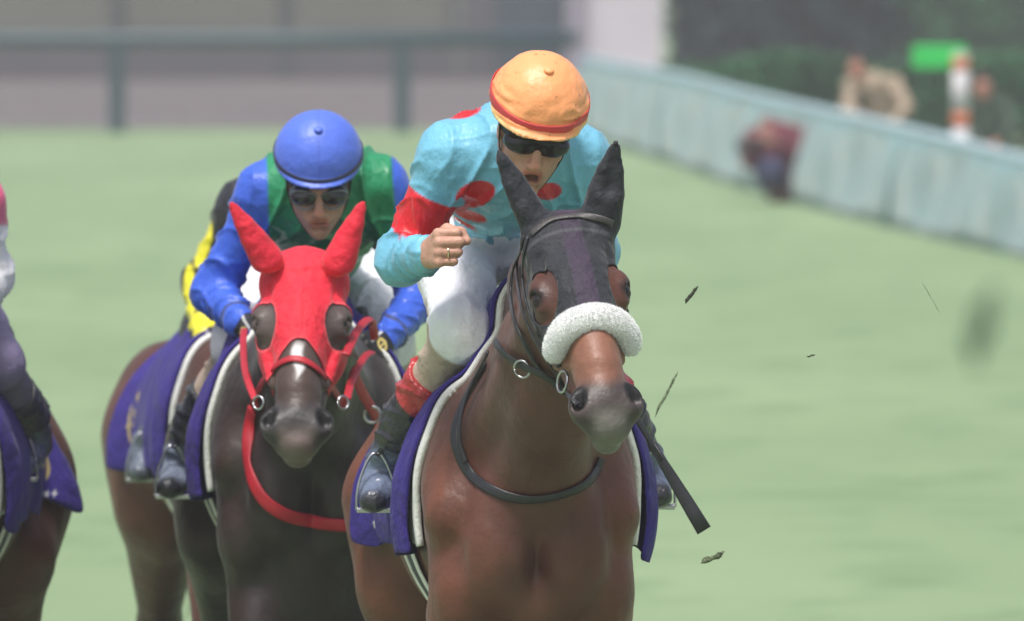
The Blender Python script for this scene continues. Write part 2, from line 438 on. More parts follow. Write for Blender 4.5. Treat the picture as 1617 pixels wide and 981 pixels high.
    for q in (-1, 1):
        b_, t_ = ears[0 if q < 0 else 1] if ears is not None else ((q*.058, .015, -.05), (q*.085, -.175, -.01))
        b_, t_ = hp(*b_), hp(*t_) if ears is None or len(t_) == 3 else t_
        if ears is not None and ears[2]: b_, t_ = ears[0 if q < 0 else 1]; b_ = np.asarray(b_); t_ = np.asarray(t_)
        e = t_-b_
        er = np.array([.040, .031, .0215, .010, .002] if style == 'red' else ([.034, .030, .023, .012, .002] if q < 0 else [.044, .038, .027, .013, .002]))*k; ep = [b_, b_+e*.35, b_+e*.62, b_+e*.86, t_]
        f.cap(ep[0], ep[1], er[0], er[1], .03, flat=(n, 1.4)); f.chain(ep[1:], er[1:], .003, flat=(n, 1.4))
        nn = nrm(Mo[:, 2]+V(0, -.6, 0)+q*.25*u)
        style != 'red' and f.chain([b_+e*.30+nn*.052*k, b_+e*.6+nn*.046*k, b_+e*.85+nn*.026*k], [.027*k, .027*k, .013*k], .015, op='sub'); ea.append((b_, t_))
    P, F = f.mesh(1)
    # muscle relief and veins
    N = normals(P, F); L = ((P-O) @ Rz)/V(1, 1, zs); Hl = ((P-poll) @ Mo)/(hs*V(KX, 1, 1))
    hd = (np.abs(Hl[:, 0]) < .12) & (Hl[:, 1] > -.2) & (Hl[:, 1] < .66) & (np.abs(Hl[:, 2]+.08) < .22)
    amp = np.where(hd, .0012, .0045)
    P = P+N*(fbm(L*V(7, 5, 5)+seed, 3)*amp*2.4+fbm(L*V(20, 14, 9)+seed, 2)*amp*.35)[:, None]
    N = normals(P, F); L = ((P-O) @ Rz)/V(1, 1, zs)
    U, A_, Nn = Hl[:, 0], Hl[:, 1], Hl[:, 2]
    inh = sstep(-.24, -.20, Nn)*sstep(-.05, .0, A_)*sstep(.13, .11, np.abs(U))*sstep(.1, .06, Nn)
    base = np.array(base)*(.8 if style != 'red' else 1.); col = np.tile(np.array(base), (len(P), 1))*(1+.5*fbm(L*6+3, 3))[:, None]
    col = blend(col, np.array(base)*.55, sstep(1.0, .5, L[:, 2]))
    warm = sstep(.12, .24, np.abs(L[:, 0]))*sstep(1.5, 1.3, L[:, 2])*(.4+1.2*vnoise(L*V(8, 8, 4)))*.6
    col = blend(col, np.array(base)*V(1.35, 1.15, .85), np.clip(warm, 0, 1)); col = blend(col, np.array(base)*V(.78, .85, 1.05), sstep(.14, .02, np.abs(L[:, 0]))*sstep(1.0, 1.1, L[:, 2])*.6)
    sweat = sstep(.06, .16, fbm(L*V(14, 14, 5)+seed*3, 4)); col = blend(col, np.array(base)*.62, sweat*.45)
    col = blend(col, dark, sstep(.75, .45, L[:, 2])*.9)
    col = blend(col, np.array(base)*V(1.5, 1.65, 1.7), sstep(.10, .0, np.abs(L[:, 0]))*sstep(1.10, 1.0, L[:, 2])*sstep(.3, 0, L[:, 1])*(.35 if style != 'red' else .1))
    info = dict(root=root, P=P, F=F, N=N, L=L, H=H, hs=hs, U=U, A=A_, Nn=Nn, B=B, Rz=Rz, O=O, inh=inh, col=col, hp=hp, style=style, E=E, u=u, a=a, n=n, ears=ea)
    return info
style_ears = {}
def muzzle_paint(h, tan, grey, chin):
    U, A_, Nn, c, inh = h['U'], h['A'], h['Nn'], h['col'], h['inh']
    c = blend(c, tan, inh*sstep(.22, .34, A_)*sstep(.54, .49, A_))
    c = blend(c, grey, inh*sstep(.47, .53, A_+.03*sstep(.0, .05, np.abs(U))))
    c = blend(c, chin, inh*sstep(.54, .58, A_)*sstep(.05, .02, np.abs(U)))
    for q in (-1, 1):
        d = np.linalg.norm(np.stack([U-q*.054, (A_-.518)*.62, Nn+.020], 1), axis=1)
        c = blend(c, (.006, .005, .005), inh*sstep(.026, .017, d))
    for q in (-1, 1):
        d = np.linalg.norm(np.stack([(U-q*.086)*.8, A_-.206, Nn+.03], 1), axis=1); c = blend(c, (.008, .006, .006), inh*sstep(.032, .018, d)*.85)
    h['col'] = c
def finish_horse(h, eyes=True, mane=True, tailsway=.0, hair=None):
    root = h['root']; B = h['B']; hp = h['hp']; k = h['hs']
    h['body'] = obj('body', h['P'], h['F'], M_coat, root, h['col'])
    h['bvh'] = BVHTree.FromPolygons(h['P'].tolist(), h['F'].tolist())
    for q in (-1, 1):
        if eyes:
            c = hp(q*.0800, .206, -.038); obj('eye', *ball(c, V(.0180, .0185, .0180)*k, 14, 10), M_eye, root)
    for q, pts in ((-1, (.15, .06, .14)), (1, (.15, -.06, .07))):
        p = B(q*pts[0], pts[1], pts[2])+V(0, -.05, -.065)
        f = Field(axis(p[0]-.08, p[0]+.08, .01), axis(p[1]-.1, p[1]+.1, .01), axis(p[2]-.06, p[2]+.06, .01))
        f.cap(p+V(0, -.01, -.02), p+V(0, .01, .01), .066, .05, .01); f.plane(p+V(0, 0, -.03), V(0, 0, -1)); obj('hoof', *f.mesh(0), M_black, root)
    if mane:
        rg = np.random.default_rng(5); P = []; F = []
        a0, a1 = hp(0, .03, -.02), B(0, .42, 1.63); m = (a0+a1)/2+V(0, 0, .085)
        for i in range(420):
            t = rg.random(); s = a0*(1-t)**2+2*m*t*(1-t)+a1*t*t+rg.normal(0, .006, 3)+V(0, 0, -.02)
            sd = -1 if rg.random() < .75 else 1; ln = .07+.07*rg.random()
            p = [s, s+V(sd*.025, .02, .015), s+V(sd*.055, .05, -ln*.45), s+V(sd*.07, .07+.03*rg.random(), -ln)]
            strip(P, F, spline(p, 3), .006, V(0, -1, 0))
        obj('mane', np.array(P), F, M_hair, root)
        P = []; F = []
        for i in range(500):
            s = B(0, 1.70, 1.44)+rg.normal(0, .015, 3); e = rg.normal(0, .035, 2)
            p = [s, s+V(0, .12, .03), s+V(e[0]*.5+tailsway, .3, -.15), s+V(e[0]*1.2+tailsway*2, .45+e[1], -.6-.25*rg.random())]
            strip(P, F, spline(p, 4), .007, V(1, 0, 0))
        obj('tail', np.array(P), F, M_hair, root)
def strip(P, F, path, w, side):
    b = len(P); n = len(path)
    for i, p in enumerate(path):
        ww = w*(1-.8*i/(n-1)); P.append(p-side*ww/2); P.append(p+side*ww/2)
    for i in range(n-1): F.append((b+2*i, b+2*i+1, b+2*i+3, b+2*i+2))
def ball(c, r, m=16, n=12, M=None):
    P = []; F = []
    for j in range(n+1):
        a = math.pi*j/n
        for i in range(m):
            b = 2*math.pi*i/m; P.append((math.sin(a)*math.cos(b), math.sin(a)*math.sin(b), math.cos(a)))
    for j in range(n):
        for i in range(m): F.append((j*m+i, (j+1)*m+i, (j+1)*m+(i+1) % m, j*m+(i+1) % m))
    P = np.array(P)*r
    if M is not None: P = P @ np.asarray(M).T
    return P+c, F
def proj(h, pts, n=6, off=.006, fall=None):
    """lay a line seen at photo pixels on the horse's surface; returns points and surface normals"""
    pts = spline([V(p[0], p[1], 0) for p in pts], n); o = Vector((0, -D0, CAMZ)); out = []; ns = []
    last = None
    for p in pts:
        d = Vector(W(p[0], p[1], 0))-o; d.normalize(); hit, nn, _, _ = h['bvh'].ray_cast(o, d)
        if hit is None:
            q = o+d*((last[0].y+D0)/d.y) if last else o+d*D0
            hit, nn, _, _ = h['bvh'].find_nearest(q)
        if nn.y > 0.0 and (hit-o).dot(nn) > 0: nn = -nn
        last = (hit, nn); out.append(np.array(hit)+np.array(nn)*off); ns.append(np.array(nn))
    out = np.array(out); ns = np.array(ns)
    for _ in range(2): out[1:-1] = (out[:-2]+2*out[1:-1]+out[2:])/4; ns[1:-1] = (ns[:-2]+2*ns[1:-1]+ns[2:])/4
    return out, ns
def tack(h, front=.07, back=1.22, bottom=1.105, emblem=1):
    """purple saddle cloth with white pad edge, girths, saddle"""
    P, F, N, L = h['P'], h['F'], h['N'], h['L']; root = h['root']
    x, y, z = L[:, 0], L[:, 1], L[:, 2]
    fr = front+.05*sstep(1.45, 1.15, z)
    wob = .012*np.sin(y*17+x*9)
    m1 = np.minimum.reduce([y-fr, back-.03*(z-1.2)-y, z-bottom-wob, .5+0*z]); m1 = np.where((z > .9) & (np.abs(x) < .5), m1, -1)
    m1 = np.minimum(m1, 2-0*z)
    po_ = .014+.016*sstep(front, front+.12, y)*sstep(front+.36, front+.18, y)*(.35+.65*sstep(1.48, 1.28, z))
    pad, G, us = shell(P, F, N, np.minimum(m1, z-(bottom+.04)), po_, .014)
    obj('saddle_pad', pad, G, M_pad, root, None)
    m2 = np.minimum(m1-.024*sstep(.0, .1, back-.05-y), m1)
    fl = po_+.012+.030*sstep(front+.02, front+.14, y)*sstep(front+.34, front+.17, y)*sstep(1.52, 1.28, z)+.014*sstep(1.4, bottom, z)*np.sin(y*19+z*3)+.012*sstep(.85, 1.15, y)*sstep(1.4, 1.2, z)
    Q, G, us = shell(P, F, N, m2, fl, .008)
    l = L[us]; c = np.tile(np.array((.040, .026, .20)), (len(us), 1))*(1+.3*fbm(l*4, 2))[:, None]
    # gold and white crest low at the rear corner, and the white piping round the cloth
    for s in (-1, 1):
        side = l[:, 0]*s > 0; yy, zz = l[:, 1]-(back-.16), l[:, 2]-(bottom+.125)
        r = np.hypot(yy, zz*.8); ang = np.arctan2(zz, yy)
        ring = (np.abs(r-.062) < .009)*(np.cos(ang*3) > -.6); inner = (r < .036)*(np.cos(ang*5) > .1)
        c = blend(c, (.72, .55, .12), (side & (ring | inner)).astype(float)*emblem*.65)
        bar = (np.abs(zz+.085) < .010) & (np.abs(yy) < .07) & (np.sin(yy*190) > -.5)
        c = blend(c, (.75, .73, .7), (side & bar).astype(float)*emblem)
    obj('saddle_cloth', Q, G, M_cloth, root, c)
    # girths: rings round the trunk
    B = h['B']; Rz = h['Rz']
    for yc, w, mt, nm, o_ in ((.44, .040, M_whitestrap, 'girth', .014), (.50, .080, M_darkstrap, 'surcingle', .012), (.56, .040, M_whitestrap, 'girth', .014)):
        path = []; ns = []
        for i in range(60):
            an = 2*math.pi*i/60; d = Rz @ V(math.sin(an), 0, math.cos(an)); cc = B(0, yc-.0*math.cos(an), 1.27)
            hit, nn, _, _ = h['bvh'].ray_cast(Vector(cc+d*.8), Vector(-d))
            if hit is None or (np.array(hit)-cc)@d < .1: continue
            nn = np.array(nn); nn = nn if nn@d > 0 else -nn
            path.append(np.array(hit)+nn*o_); ns.append(nn)
        path = np.array(path); ns = np.array(ns)
        for _ in range(4): path = (np.roll(path, 1, 0)+2*path+np.roll(path, -1, 0))/4
        ribbon(path, ns, w, .006, mt, nm, root, closed=True)
    f = Field(axis(B(0, .5, 0)[0]-.35, B(0, .5, 0)[0]+.35, .009), axis(B(0, .2, 0)[1], B(0, 1.1, 0)[1], .012), axis(1.35, 1.85, .009))
    f.ell(B(0, .60, 1.615), (.11, .21, .035), Rz, .03); f.cap(B(-.02, .40, 1.66), B(.02, .40, 1.66), .045, .045, .03); f.cap(B(-.1, .82, 1.65), B(.1, .82, 1.65), .04, .04, .05)
    for q in (-1, 1): f.ell(B(q*.15, .52, 1.50), (.05, .14, .10), Rz, .03)
    obj('saddle', *f.mesh(1), M_leather, root)
# ------------------------------------------------------------------ people
def fist(f, wr, Dv, Bv, Tv, s=1.0, grow=0., k=.006, open_=0.):
    """palm, four bent fingers and a thumb; Dv wrist to knuckles, Bv back of hand, Tv thumb side"""
    D, B_, T = nrm(Dv), nrm(Bv), nrm(Tv); g = grow
    p = lambda d, t, b: wr+s*(D*d+T*t+B_*b)
    f.chain([p(-.03, 0, 0), p(.015, .0, 0)], [.027*s+g, .025*s+g], .015, flat=(B_, 1.2))
    for i, t in enumerate((.030, .010, -.010, -.029)):
        f.cap(p(.012, t*.55, 0), p(.080-.004*abs(i-1), t, .004), .017*s+g, .0125*s+g, .014)
    f.ell(p(.045, .022, -.014), np.array((.030, .018, .016))*s+g, np.array([D, T, B_]).T, .012)
    out = []
    for i, (t, l) in enumerate(((.031, .040), (.0105, .044), (-.0105, .041), (-.030, .033))):
        a = R(68+4*i-open_*30); kn = (.084-.004*abs(i-1), t, .006); r = (.0100, .0105, .0100, .0088)[i]
        q1 = (kn[0]+l*math.cos(a), t*.98, kn[2]-l*math.sin(a))
        b = a+R(88-open_*30); q2 = (q1[0]+l*.62*math.cos(b), t*.95, q1[2]-l*.62*math.sin(b))
        c_ = b+R(62-open_*20); q3 = (q2[0]+l*.5*math.cos(c_), t*.93, q2[2]-l*.5*math.sin(c_))
        f.ell(p(*kn), V(1, 1, 1)*(r*1.12*s+g), None, k)
        f.chain([p(*kn), p(*q1), p(*q2), p(*q3)], [(r*1.05)*s+g, r*.98*s+g, r*.9*s+g, r*.78*s+g], .0035)
        out.append((p(*kn), p(*q1), p(*q2)))
    f.chain([p(.02, .026, -.010), p(.052, .045, -.026), p(.078, .034, -.046), p(.088, .014, -.056)], [.016*s+g, .0125*s+g, .0115*s+g, .0095*s+g], .008)
    return out
def headframe(c, fwd, up):
    f = nrm(fwd); u = nrm(up-f*np.dot(up, f)); r = np.cross(f, u)
    if r[0] < 0: r = -r
    return Frame(c, r, f, u)
def face(f, H, mouth=.4, s=1.0):
    hp = lambda *a: H.p(*(np.array(a)*s)); M = H.M
    E = lambda c, r, k=.012, op='add': f.ell(hp(*c), np.array(r)*s, M, k, op)
    C = lambda a, b, r1, r2, k=.01, op='add': f.cap(hp(*a), hp(*b), r1*s, r2*s, k, op)
    E((0, -.020, .040), (.074, .092, .085)); E((0, .022, -.030), (.062, .066, .080), .03)
    for q in (-1, 1):
        C((q*.052, -.005, -.045), (q*.018, .062, -.092), .020, .016, .02)
        E((q*.042, .056, -.024), (.019, .018, .017), .02)
        C((q*.012, .082, .022), (q*.045, .064, .020), .010, .009, .014)
        E((q*.031, .088, .003), (.017, .013, .012), .010, 'sub')
        E((q*.031, .069, .002), (.013, .013, .012), .003)
        E((q*.0115, .096, -.036), (.0075, .009, .007), .006)
        E((q*.006, .101, -.0415), (.0028, .004, .003), .002, 'sub')
        E((q*.072, -.004, -.006), (.008, .017, .030), .006); E((q*.080, .0, -.004), (.006, .008, .016), .004, 'sub')
        C((q*.022, .083, -.040), (q*.034, .070, -.066), .0040, .0035, .007, 'sub')
    C((0, .083, .012), (0, .104, -.030), .0085, .0115, .010); E((0, .106, -.033), (.0095, .0095, .0085), .006)
    E((0, .072, -.060), (.034, .022, .030), .015)
    md = .009*max(0, mouth-.3); E((0, .072, -.105-md), (.022, .018, .016), .014)
    C((-.020, .084, -.0585), (.020, .084, -.0585), .0055, .0055, .006); C((-.016, .083, -.0745-.008*mouth), (.016, .083, -.0745-.008*mouth), .0060, .0060, .006)
    E((0, .092, -.067-.0035*mouth), (.019, .026, .0022+.0068*mouth), .003, 'sub')
    E((0, .088, -.089), (.014, .007, .004), .006, 'sub')
def limbfold(P, N, a, b, seed, amp, r0=.0, freq=22):
    """cloth folds running round a limb from a to b"""
    ab = b-a; L2 = ab@ab; t = ((P-a)@ab)/L2; q = P-a-t[:, None]*ab; d = np.linalg.norm(q, axis=1)
    e1 = nrm(np.cross(ab, V(.2, 1, .3))); e2 = nrm(np.cross(ab, e1)); an = np.arctan2(q@e1, q@e2)
    ph = t*math.sqrt(L2)*freq+seed+.9*np.sin(an+seed)+.6*np.sin(2*an+seed*2)
    w = sstep(.0, .25, t)*sstep(1.12, .9, t)*sstep(.16, .12, d)
    r = 1-np.abs(np.sin(ph)); nz = .5+vnoise(np.stack([t*4+seed, np.sin(an)*1.3, np.cos(an)*1.3], 1))
    return amp*w*(r**4*1.6-.3)*nz
def jockey(name, label, J, S):
    """J joints in the world, S style"""
    root = empty(name, J['pelvis'], label, 'jockey', S.get('group', 'jockeys crouched over their horses'))
    H = headframe(J['head'], J['fwd'], J['up']); hs = J.get('headscale', 1.04); hp = lambda *a: H.p(*(np.array(a)*hs)); s = V(1, 1, 1)
    pts = np.array([J[k] for k in J if k not in ('fwd', 'up') and isinstance(J[k], np.ndarray) and J[k].shape == (3,)])
    lo, hi = pts.min(0)-.2, pts.max(0)+.2
    hd = J['head']; hw = J.get('fist', (J['wristR'], None))[0]; q = S.get('q', 1.0)
    bands = lambda e: [(hd[e]-.13, hd[e]+.13, .0032*q), (hw[e]-.10, hw[e]+.13, .0032*q), (J['wristL'][e]-.09, J['wristL'][e]+.1, .0045*q), (J['wristR'][e]-.09, J['wristR'][e]+.1, .0045*q)]
    ax = [axis(lo[e], hi[e], .011, bands(e)) for e in range(3)]
    sh = (J['shR']+J['shL'])/2; nk = J['neck']; wa = J['waist']; pe = J['pelvis']; sx = nrm(J['shL']-J['shR']); spine = nrm(sh-wa)
    bk = nrm(np.cross(sx, spine)); 
    if bk[2] < 0: bk = -bk
    def limbs(f, g, arms=True, legs=True):
        if arms:
            for k in 'RL':
                f.chain([J['sh'+k], J['el'+k]], [.046+g, .038+g], .03); f.chain([J['el'+k], J['wrist'+k]], [.036+g, .025+g], .02)
        if legs:
            for k in 'RL':
                f.chain([J['hip'+k], J['knee'+k]], [.082+g, .056+g], .03); f.chain([J['knee'+k], J['knee'+k]*.6+J['ankle'+k]*.4, J['ankle'+k]], [.05+g, .048+g, .034+g], .02)
                f.cap(J['ankle'+k], J['toe'+k], .034+g, .028+g, .02)
    f = Field(*ax); face(f, H, S.get('mouth', .3), hs)
    f.cap(hp(0, -.03, -.05), nk, .054, .060, .02); f.cap(nk, sh, .06, .07, .05)
    f.chain([sh+spine*-.02, (sh+wa)/2, wa, pe], [.100, .095, .075, .09], .04, flat=(bk, 1.15)); f.cap(J['shR'], J['shL'], .05, .05, .05)
    limbs(f, -.009)
    kn = {}
    for k in 'RL':
        D_, B_, T_ = J['hand'+k]; kn[k] = fist(f, J['wrist'+k], D_, B_, T_, J.get('hs', 1.0))
    P, F = f.mesh(1); Hl = H.loc(P)/hs
    sk = np.array(S.get('skin', (.52, .28, .20))); c = np.tile(sk, (len(P), 1))*(1+.25*fbm(P*35, 2))[:, None]
    x, y, z = Hl[:, 0], Hl[:, 1], Hl[:, 2]; nearh = (np.linalg.norm(Hl, axis=1) < .14)*1.
    c = blend(c, sk*V(.95, .55, .52), nearh*sstep(.026, .018, np.abs(x))*sstep(-.088, -.080, z)*sstep(-.048, -.056, z)*sstep(.075, .08, y))
    c = blend(c, sk*V(.12, .05, .05), nearh*sstep(.018, .014, np.abs(x))*sstep(.006+.006*S.get('mouth', .3), .003, np.abs(z+.068+.0035*S.get('mouth', .3)))*(y < .086)*(y > .06))
    c = blend(c, sk*V(1.05, .78, .72), nearh*sstep(.03, .0, np.hypot(x, z+.03))*.7)
    c = blend(c, sk*V(.62, .60, .62), nearh*np.maximum(sstep(-.045, -.08, z), sstep(.035, .055, np.abs(x))*.7)*sstep(-.3, .3, fbm(P*90, 2)+.1)*.8)
    hair = nearh*sstep(.01, .03, z)*sstep(.06, .03, y)+nearh*sstep(.03, .0, y)*sstep(-.02, .0, z)*sstep(.062, .066, np.abs(x))*0
    c = blend(c, (.02, .015, .012), np.clip(hair, 0, 1))
    obj('body', P, F, M_skin, root, c)
    # eyes
    for q_ in (-1, 1): obj('eye', *ball(hp(q_*.031, .0715, .002), V(.0125, .0125, .0115)*hs, 12, 8), M_eye, root)
    # jacket
    lo2 = np.min([J[k] for k in ('shR', 'shL', 'elR', 'elL', 'wristR', 'wristL', 'waist', 'neck')], 0)-.16; hi2 = np.max([J[k] for k in ('shR', 'shL', 'elR', 'elL', 'wristR', 'wristL', 'waist', 'neck')], 0)+.17
    f = Field(*[axis(lo2[e], hi2[e], S.get('vox', .0052)) for e in range(3)])
    f.chain([sh, (sh+wa)/2, wa], [.118, .124, .104], .05, flat=(bk, 1.12))
    f.ell((sh*.75+wa*.25)+bk*.01, (.158, .12, .12), np.array([sx, bk, spine]).T, .06)
    f.chain([J['shR'], sh+bk*.01, J['shL']], [.060, .088, .060], .07)
    f.cap(J['shR']*.8+sh*.2, nk, .050, .064, .07); f.cap(J['shL']*.8+sh*.2, nk, .050, .064, .07)
    f.cap(sh, nk, .085, .070, .03)
    for k in 'RL':
        f.chain([J['sh'+k], J['el'+k]], [.060, .055], .07); wr = J['wrist'+k]; e_ = nrm(wr-J['el'+k])
        f.chain([J['el'+k], wr-e_*.012], [.054, .039], .025)
        f.ell(J['el'+k]*.97+J['sh'+k]*.03, (.052, .052, .052), None, .03)
    P, F = f.mesh(1); N = normals(P, F)
    d = 0
    for k, sd in (('R', 1.3), ('L', 4.1)):
        d = d+limbfold(P, N, J['sh'+k], J['el'+k], sd, .0055, freq=34)+limbfold(P, N, J['el'+k], J['wrist'+k], sd+2, .0065, freq=42)
    # long folds drawn from the armpits and neck over the trunk
    tl = (P-sh); aa = tl@sx; bb = tl@spine; an = aa*46+bb*20*np.sign(aa)
    tr = sstep(.22, .1, np.abs(aa))
    fold = (1-np.abs(np.sin(an+3*fbm(P*5, 2))))**3*1.3
    d = d+.013*tr*(fold-.3)*(.4+vnoise(P*7))+.003*fbm(P*18, 3)+.0035*(ridge(P*V(9, 16, 26)+3)**3-.3)
    P = P+N*d[:, None]; N = normals(P, F)
    obj('silks', P, F, M_silk, root, S['paint'](P, J, sh, spine, bk, sx, N))
    # breeches
    kk = ('hipR', 'hipL', 'kneeR', 'kneeL', 'ankleR', 'ankleL', 'pelvis', 'waist'); lo2 = np.min([J[k] for k in kk], 0)-.16; hi2 = np.max([J[k] for k in kk], 0)+.16
    f = Field(*[axis(lo2[e], hi2[e], S.get('vox', .0052)*1.15) for e in range(3)])
    f.chain([wa, pe], [.100, .118], .05, flat=(bk, 1.1)); f.cap(J['hipR'], J['hipL'], .105, .105, .04)
    for k in 'RL':
        kn_, an_ = J['knee'+k], J['ankle'+k]
        f.chain([J['hip'+k], J['hip'+k]*.45+kn_*.55, kn_], [.100, .082, .068], .03); f.ell(kn_+V(0, -.012, 0), (.064, .06, .068), None, .03)
        f.chain([kn_, kn_*.6+an_*.4, an_*.75+kn_*.25], [.060, .048, .036], .03)
    P, F = f.mesh(1); N = normals(P, F)
    d = .006*fbm(P*14, 3)+.005*(ridge(P*V(26, 10, 10))-.6)
    for k, sd in (('R', 2.), ('L', 5.)): d = d+limbfold(P, N, J['hip'+k], J['knee'+k], sd, .0055, freq=17)+limbfold(P, N, J['knee'+k], J['ankle'+k], sd, .004, freq=28)
    P = P+N*d[:, None]
    c = np.tile(np.array(S.get('pants', (.80, .80, .84))), (len(P), 1))
    for k in 'RL':
        kn_, an_ = J['knee'+k], J['ankle'+k]; e_ = nrm(an_-kn_); t = (P-kn_)@e_
        near = sstep(.16, .12, np.linalg.norm(P-kn_-t[:, None]*e_, axis=1))
        c = blend(c, S.get('calf', (.47, .37, .29)), sstep(.030, .05, t)*near)
    obj('breeches', P, F, M_pants, root, c)
    # boots
    for k in 'RL':
        kn_, an_, to_ = J['knee'+k], J['ankle'+k], J['toe'+k]; top = kn_+(an_-kn_)*S.get('boottop', .42)
        hl = an_+nrm(an_-to_)*.045+V(0, 0, -.045); e_ = nrm(an_-kn_)
        pp = np.array([top, an_, to_, hl]); f = Field(*[axis(pp.min(0)[e]-.12, pp.max(0)[e]+.12, .0055) for e in range(3)])
        f.chain([top-e_*.06, (top+an_)/2, an_], [.067, .062, .044], .02); f.cap(an_, an_+V(0, 0, -.02), .043, .046, .02)
        ft = an_+V(0, 0, -.035)
        f.chain([hl, ft+(to_-ft)*.4, to_], [.036, .042, .033], .02, flat=(V(0, 0, 1), 1.15)); f.plane(top, -e_, .003)
        P, F = f.mesh(1); N = normals(P, F); P = P+N*(limbfold(P, N, kn_, an_, 1., .005, freq=40)+.004*fbm(P*30, 2)+.004*(ridge(P*V(35, 35, 35))-.5))[:, None]
        c = np.tile(V(.022, .022, .027), (len(P), 1)); t = (P-top)@e_
        if S.get('bootband') is not None: c = blend(c, S['bootband'], sstep(.085, .080, t))
        if S.get('white_piping'): c = blend(c, (.6, .6, .62), ((P-top-np.outer(t, e_))@V(-1 if k == 'R' else 1, 0, 0) > .050)*1.*sstep(.3, .2, t))
        dt = np.linalg.norm(P-(an_+to_)/2, axis=1); c = blend(c, S.get('toecol', (.06, .07, .10)), sstep(.10, .06, dt)*.8)
        obj('boot', P, F, M_boot, root, c)
        # stirrup iron and leather
        m = to_*.72+an_*.28+V(0, 0, -.045); wv = V(.046, 0, 0); a = [m+wv*-1, m+wv, m+wv*.9+V(0, 0, .06), m+wv*.3+V(0, 0, .125), m-wv*.3+V(0, 0, .125), m-wv*.9+V(0, 0, .06), m-wv]
        st = tube(spline([a[1], a[2], a[3], a[4], a[5], a[6]], 4), .0035, M_metal, 'stirrup_iron', root); box(m-V(.046, .02, .006), m+V(.046, .02, .006), M_metal, 'tread', st, .003)
        tp = J['hip'+k]*.5+J['knee'+k]*.5+V(0, .05, -.12)
        ribbon(np.linspace(a[3]*.5+a[4]*.5, tp, 5), np.tile(V(1 if k == 'L' else -1, -.6, 0), (5, 1)), .018, .004, M_leather, 'stirrup_leather', root)
    # gloves
    if S.get('glove'):
        for k in 'RL':
            wr = J['wrist'+k]; D_, B_, T_ = J['hand'+k]
            f = Field(*[axis(wr[e]-.15, wr[e]+.15, .0038) for e in range(3)]); fist(f, wr, D_, B_, T_, 1.0, .0035)
            P, F = f.mesh(1); c = np.tile(V(.012, .012, .014), (len(P), 1)); D_, B_, T_ = nrm(D_), nrm(B_), nrm(T_)
            l = np.stack([(P-wr)@D_, (P-wr)@T_, (P-wr)@B_], 1)
            d2 = np.hypot(l[:, 0]-.048, l[:, 1]); c = blend(c, (.70, .55, .18), (((d2 < .018) & (d2 > .010)) | ((np.abs(l[:, 1]) < .003) & (d2 < .016)))*1.*(l[:, 2] > 0))
            c = blend(c, (.6, .6, .6), ((np.abs(l[:, 1]-.026) < .003) & (l[:, 0] < .08))*1.); c = blend(c, (.5, .5, .52), ((l[:, 0] < -.012) & (l[:, 0] > -.022))*1.)
            obj('glove', P, F, M_glove, root, c)
    # helmet
    hm = S.get('helm', (0, -.012, .066)); hr = S.get('hr', (.114, .130, .122)); tilt = S.get('rim', .22); dz = S.get('rimz', .028)
    f = Field(*[axis(hd[e]-.2, hd[e]+.22, .0045) for e in range(3)])
    f.ell(H.p(*hm), hr, H.M, .01); f.ell(H.p(0, .045, dz+.002), (.092, .088, .010), H.M, .016)
    pn = H.v(0, -tilt, -1.); pn = nrm(pn); po = H.p(0, .10, dz-.010)
    # lower edge: a plane that rises a little to the front
    f.plane(po, pn, .006); f.ell(H.p(0, .0, -.03), (.086, .108, .10), H.M, .004, 'sub')
    P, F = f.mesh(1); N = normals(P, F); l = H.loc(P); 
    wr_ = S.get('wrinkle', 0.)
    if wr_:
        ll = np.abs(l[:, 0]); P = P+N*(wr_*(ridge(np.stack([l[:, 0]*13, l[:, 1]*20, l[:, 2]*75], 1))-.55)*sstep(.02, .05, ll)*sstep(.14, .09, l[:, 2])*.9+wr_*.8*fbm(P*30, 2))[:, None]
        b1 = (l[:, 2]-dz-.035+.2*l[:, 1]*0)
    c = np.tile(np.array(S['helmcol']), (len(P), 1))*(1+.08*fbm(P*25, 2))[:, None]
    e_ = (P-po)@(-pn)
    if 'rimcol' in S: c = blend(c, S['rimcol'], sstep(.016, .012, e_))
    if wr_:
        sp = fbm(P*V(110, 110, 260), 2); c = blend(c, (.10, .04, .02), sstep(.225, .26, sp)*sstep(-.03, .03, fbm(P*14, 1))*.9)
    if S.get('seam'): c = blend(c, np.array(S['helmcol'])*.8, sstep(.0035, .002, np.abs(l[:, 0]))*.6)
    hel = obj('helmet', P, F, M_helmet, root, c)
    bt = H.p(hm[0], hm[1]+.0, hm[2]+hr[2]); bt2 = H.p(hm[0], hm[1]+S.get('btn', .05), hm[2]+hr[2]*.93)
    obj('helmet_button', *ball(bt2, V(.012, .012, .007), 12, 8, H.M), mat('button', S['helmcol'], .5), hel)
    # band round the helmet, above the rim
    path = []; ns = []; bv = BVHTree.FromPolygons(P.tolist(), F.tolist()); cen = H.p(*hm)
    upn = -pn; ex = H.v(1, 0, 0); ey = nrm(np.cross(upn, ex)); cz = cen+upn*(((po-cen)@upn)+S.get('bandh', .034))
    for i in range(72):
        an = 2*math.pi*i/72; d_ = ex*math.cos(an)+ey*math.sin(an); hit, nn, _, _ = bv.ray_cast(Vector(cz+d_*.25), Vector(-d_))
        if hit: path.append(np.array(hit)+d_*.0015); ns.append(d_)
    path = np.array(path)
    for _ in range(3): path = (np.roll(path, 1, 0)+2*path+np.roll(path, -1, 0))/4
    ribbon(path, ns, S.get('bandw', .016), .003, mat('helmet_band', S['bandcol'], .5, .3, 200), 'helmet_band', hel, closed=True)
    # goggles
    f = Field(*[axis(hd[e]-.16, hd[e]+.17, .0035) for e in range(3)])
    gz = S.get('gz', .004); gh = S.get('gh', .025)
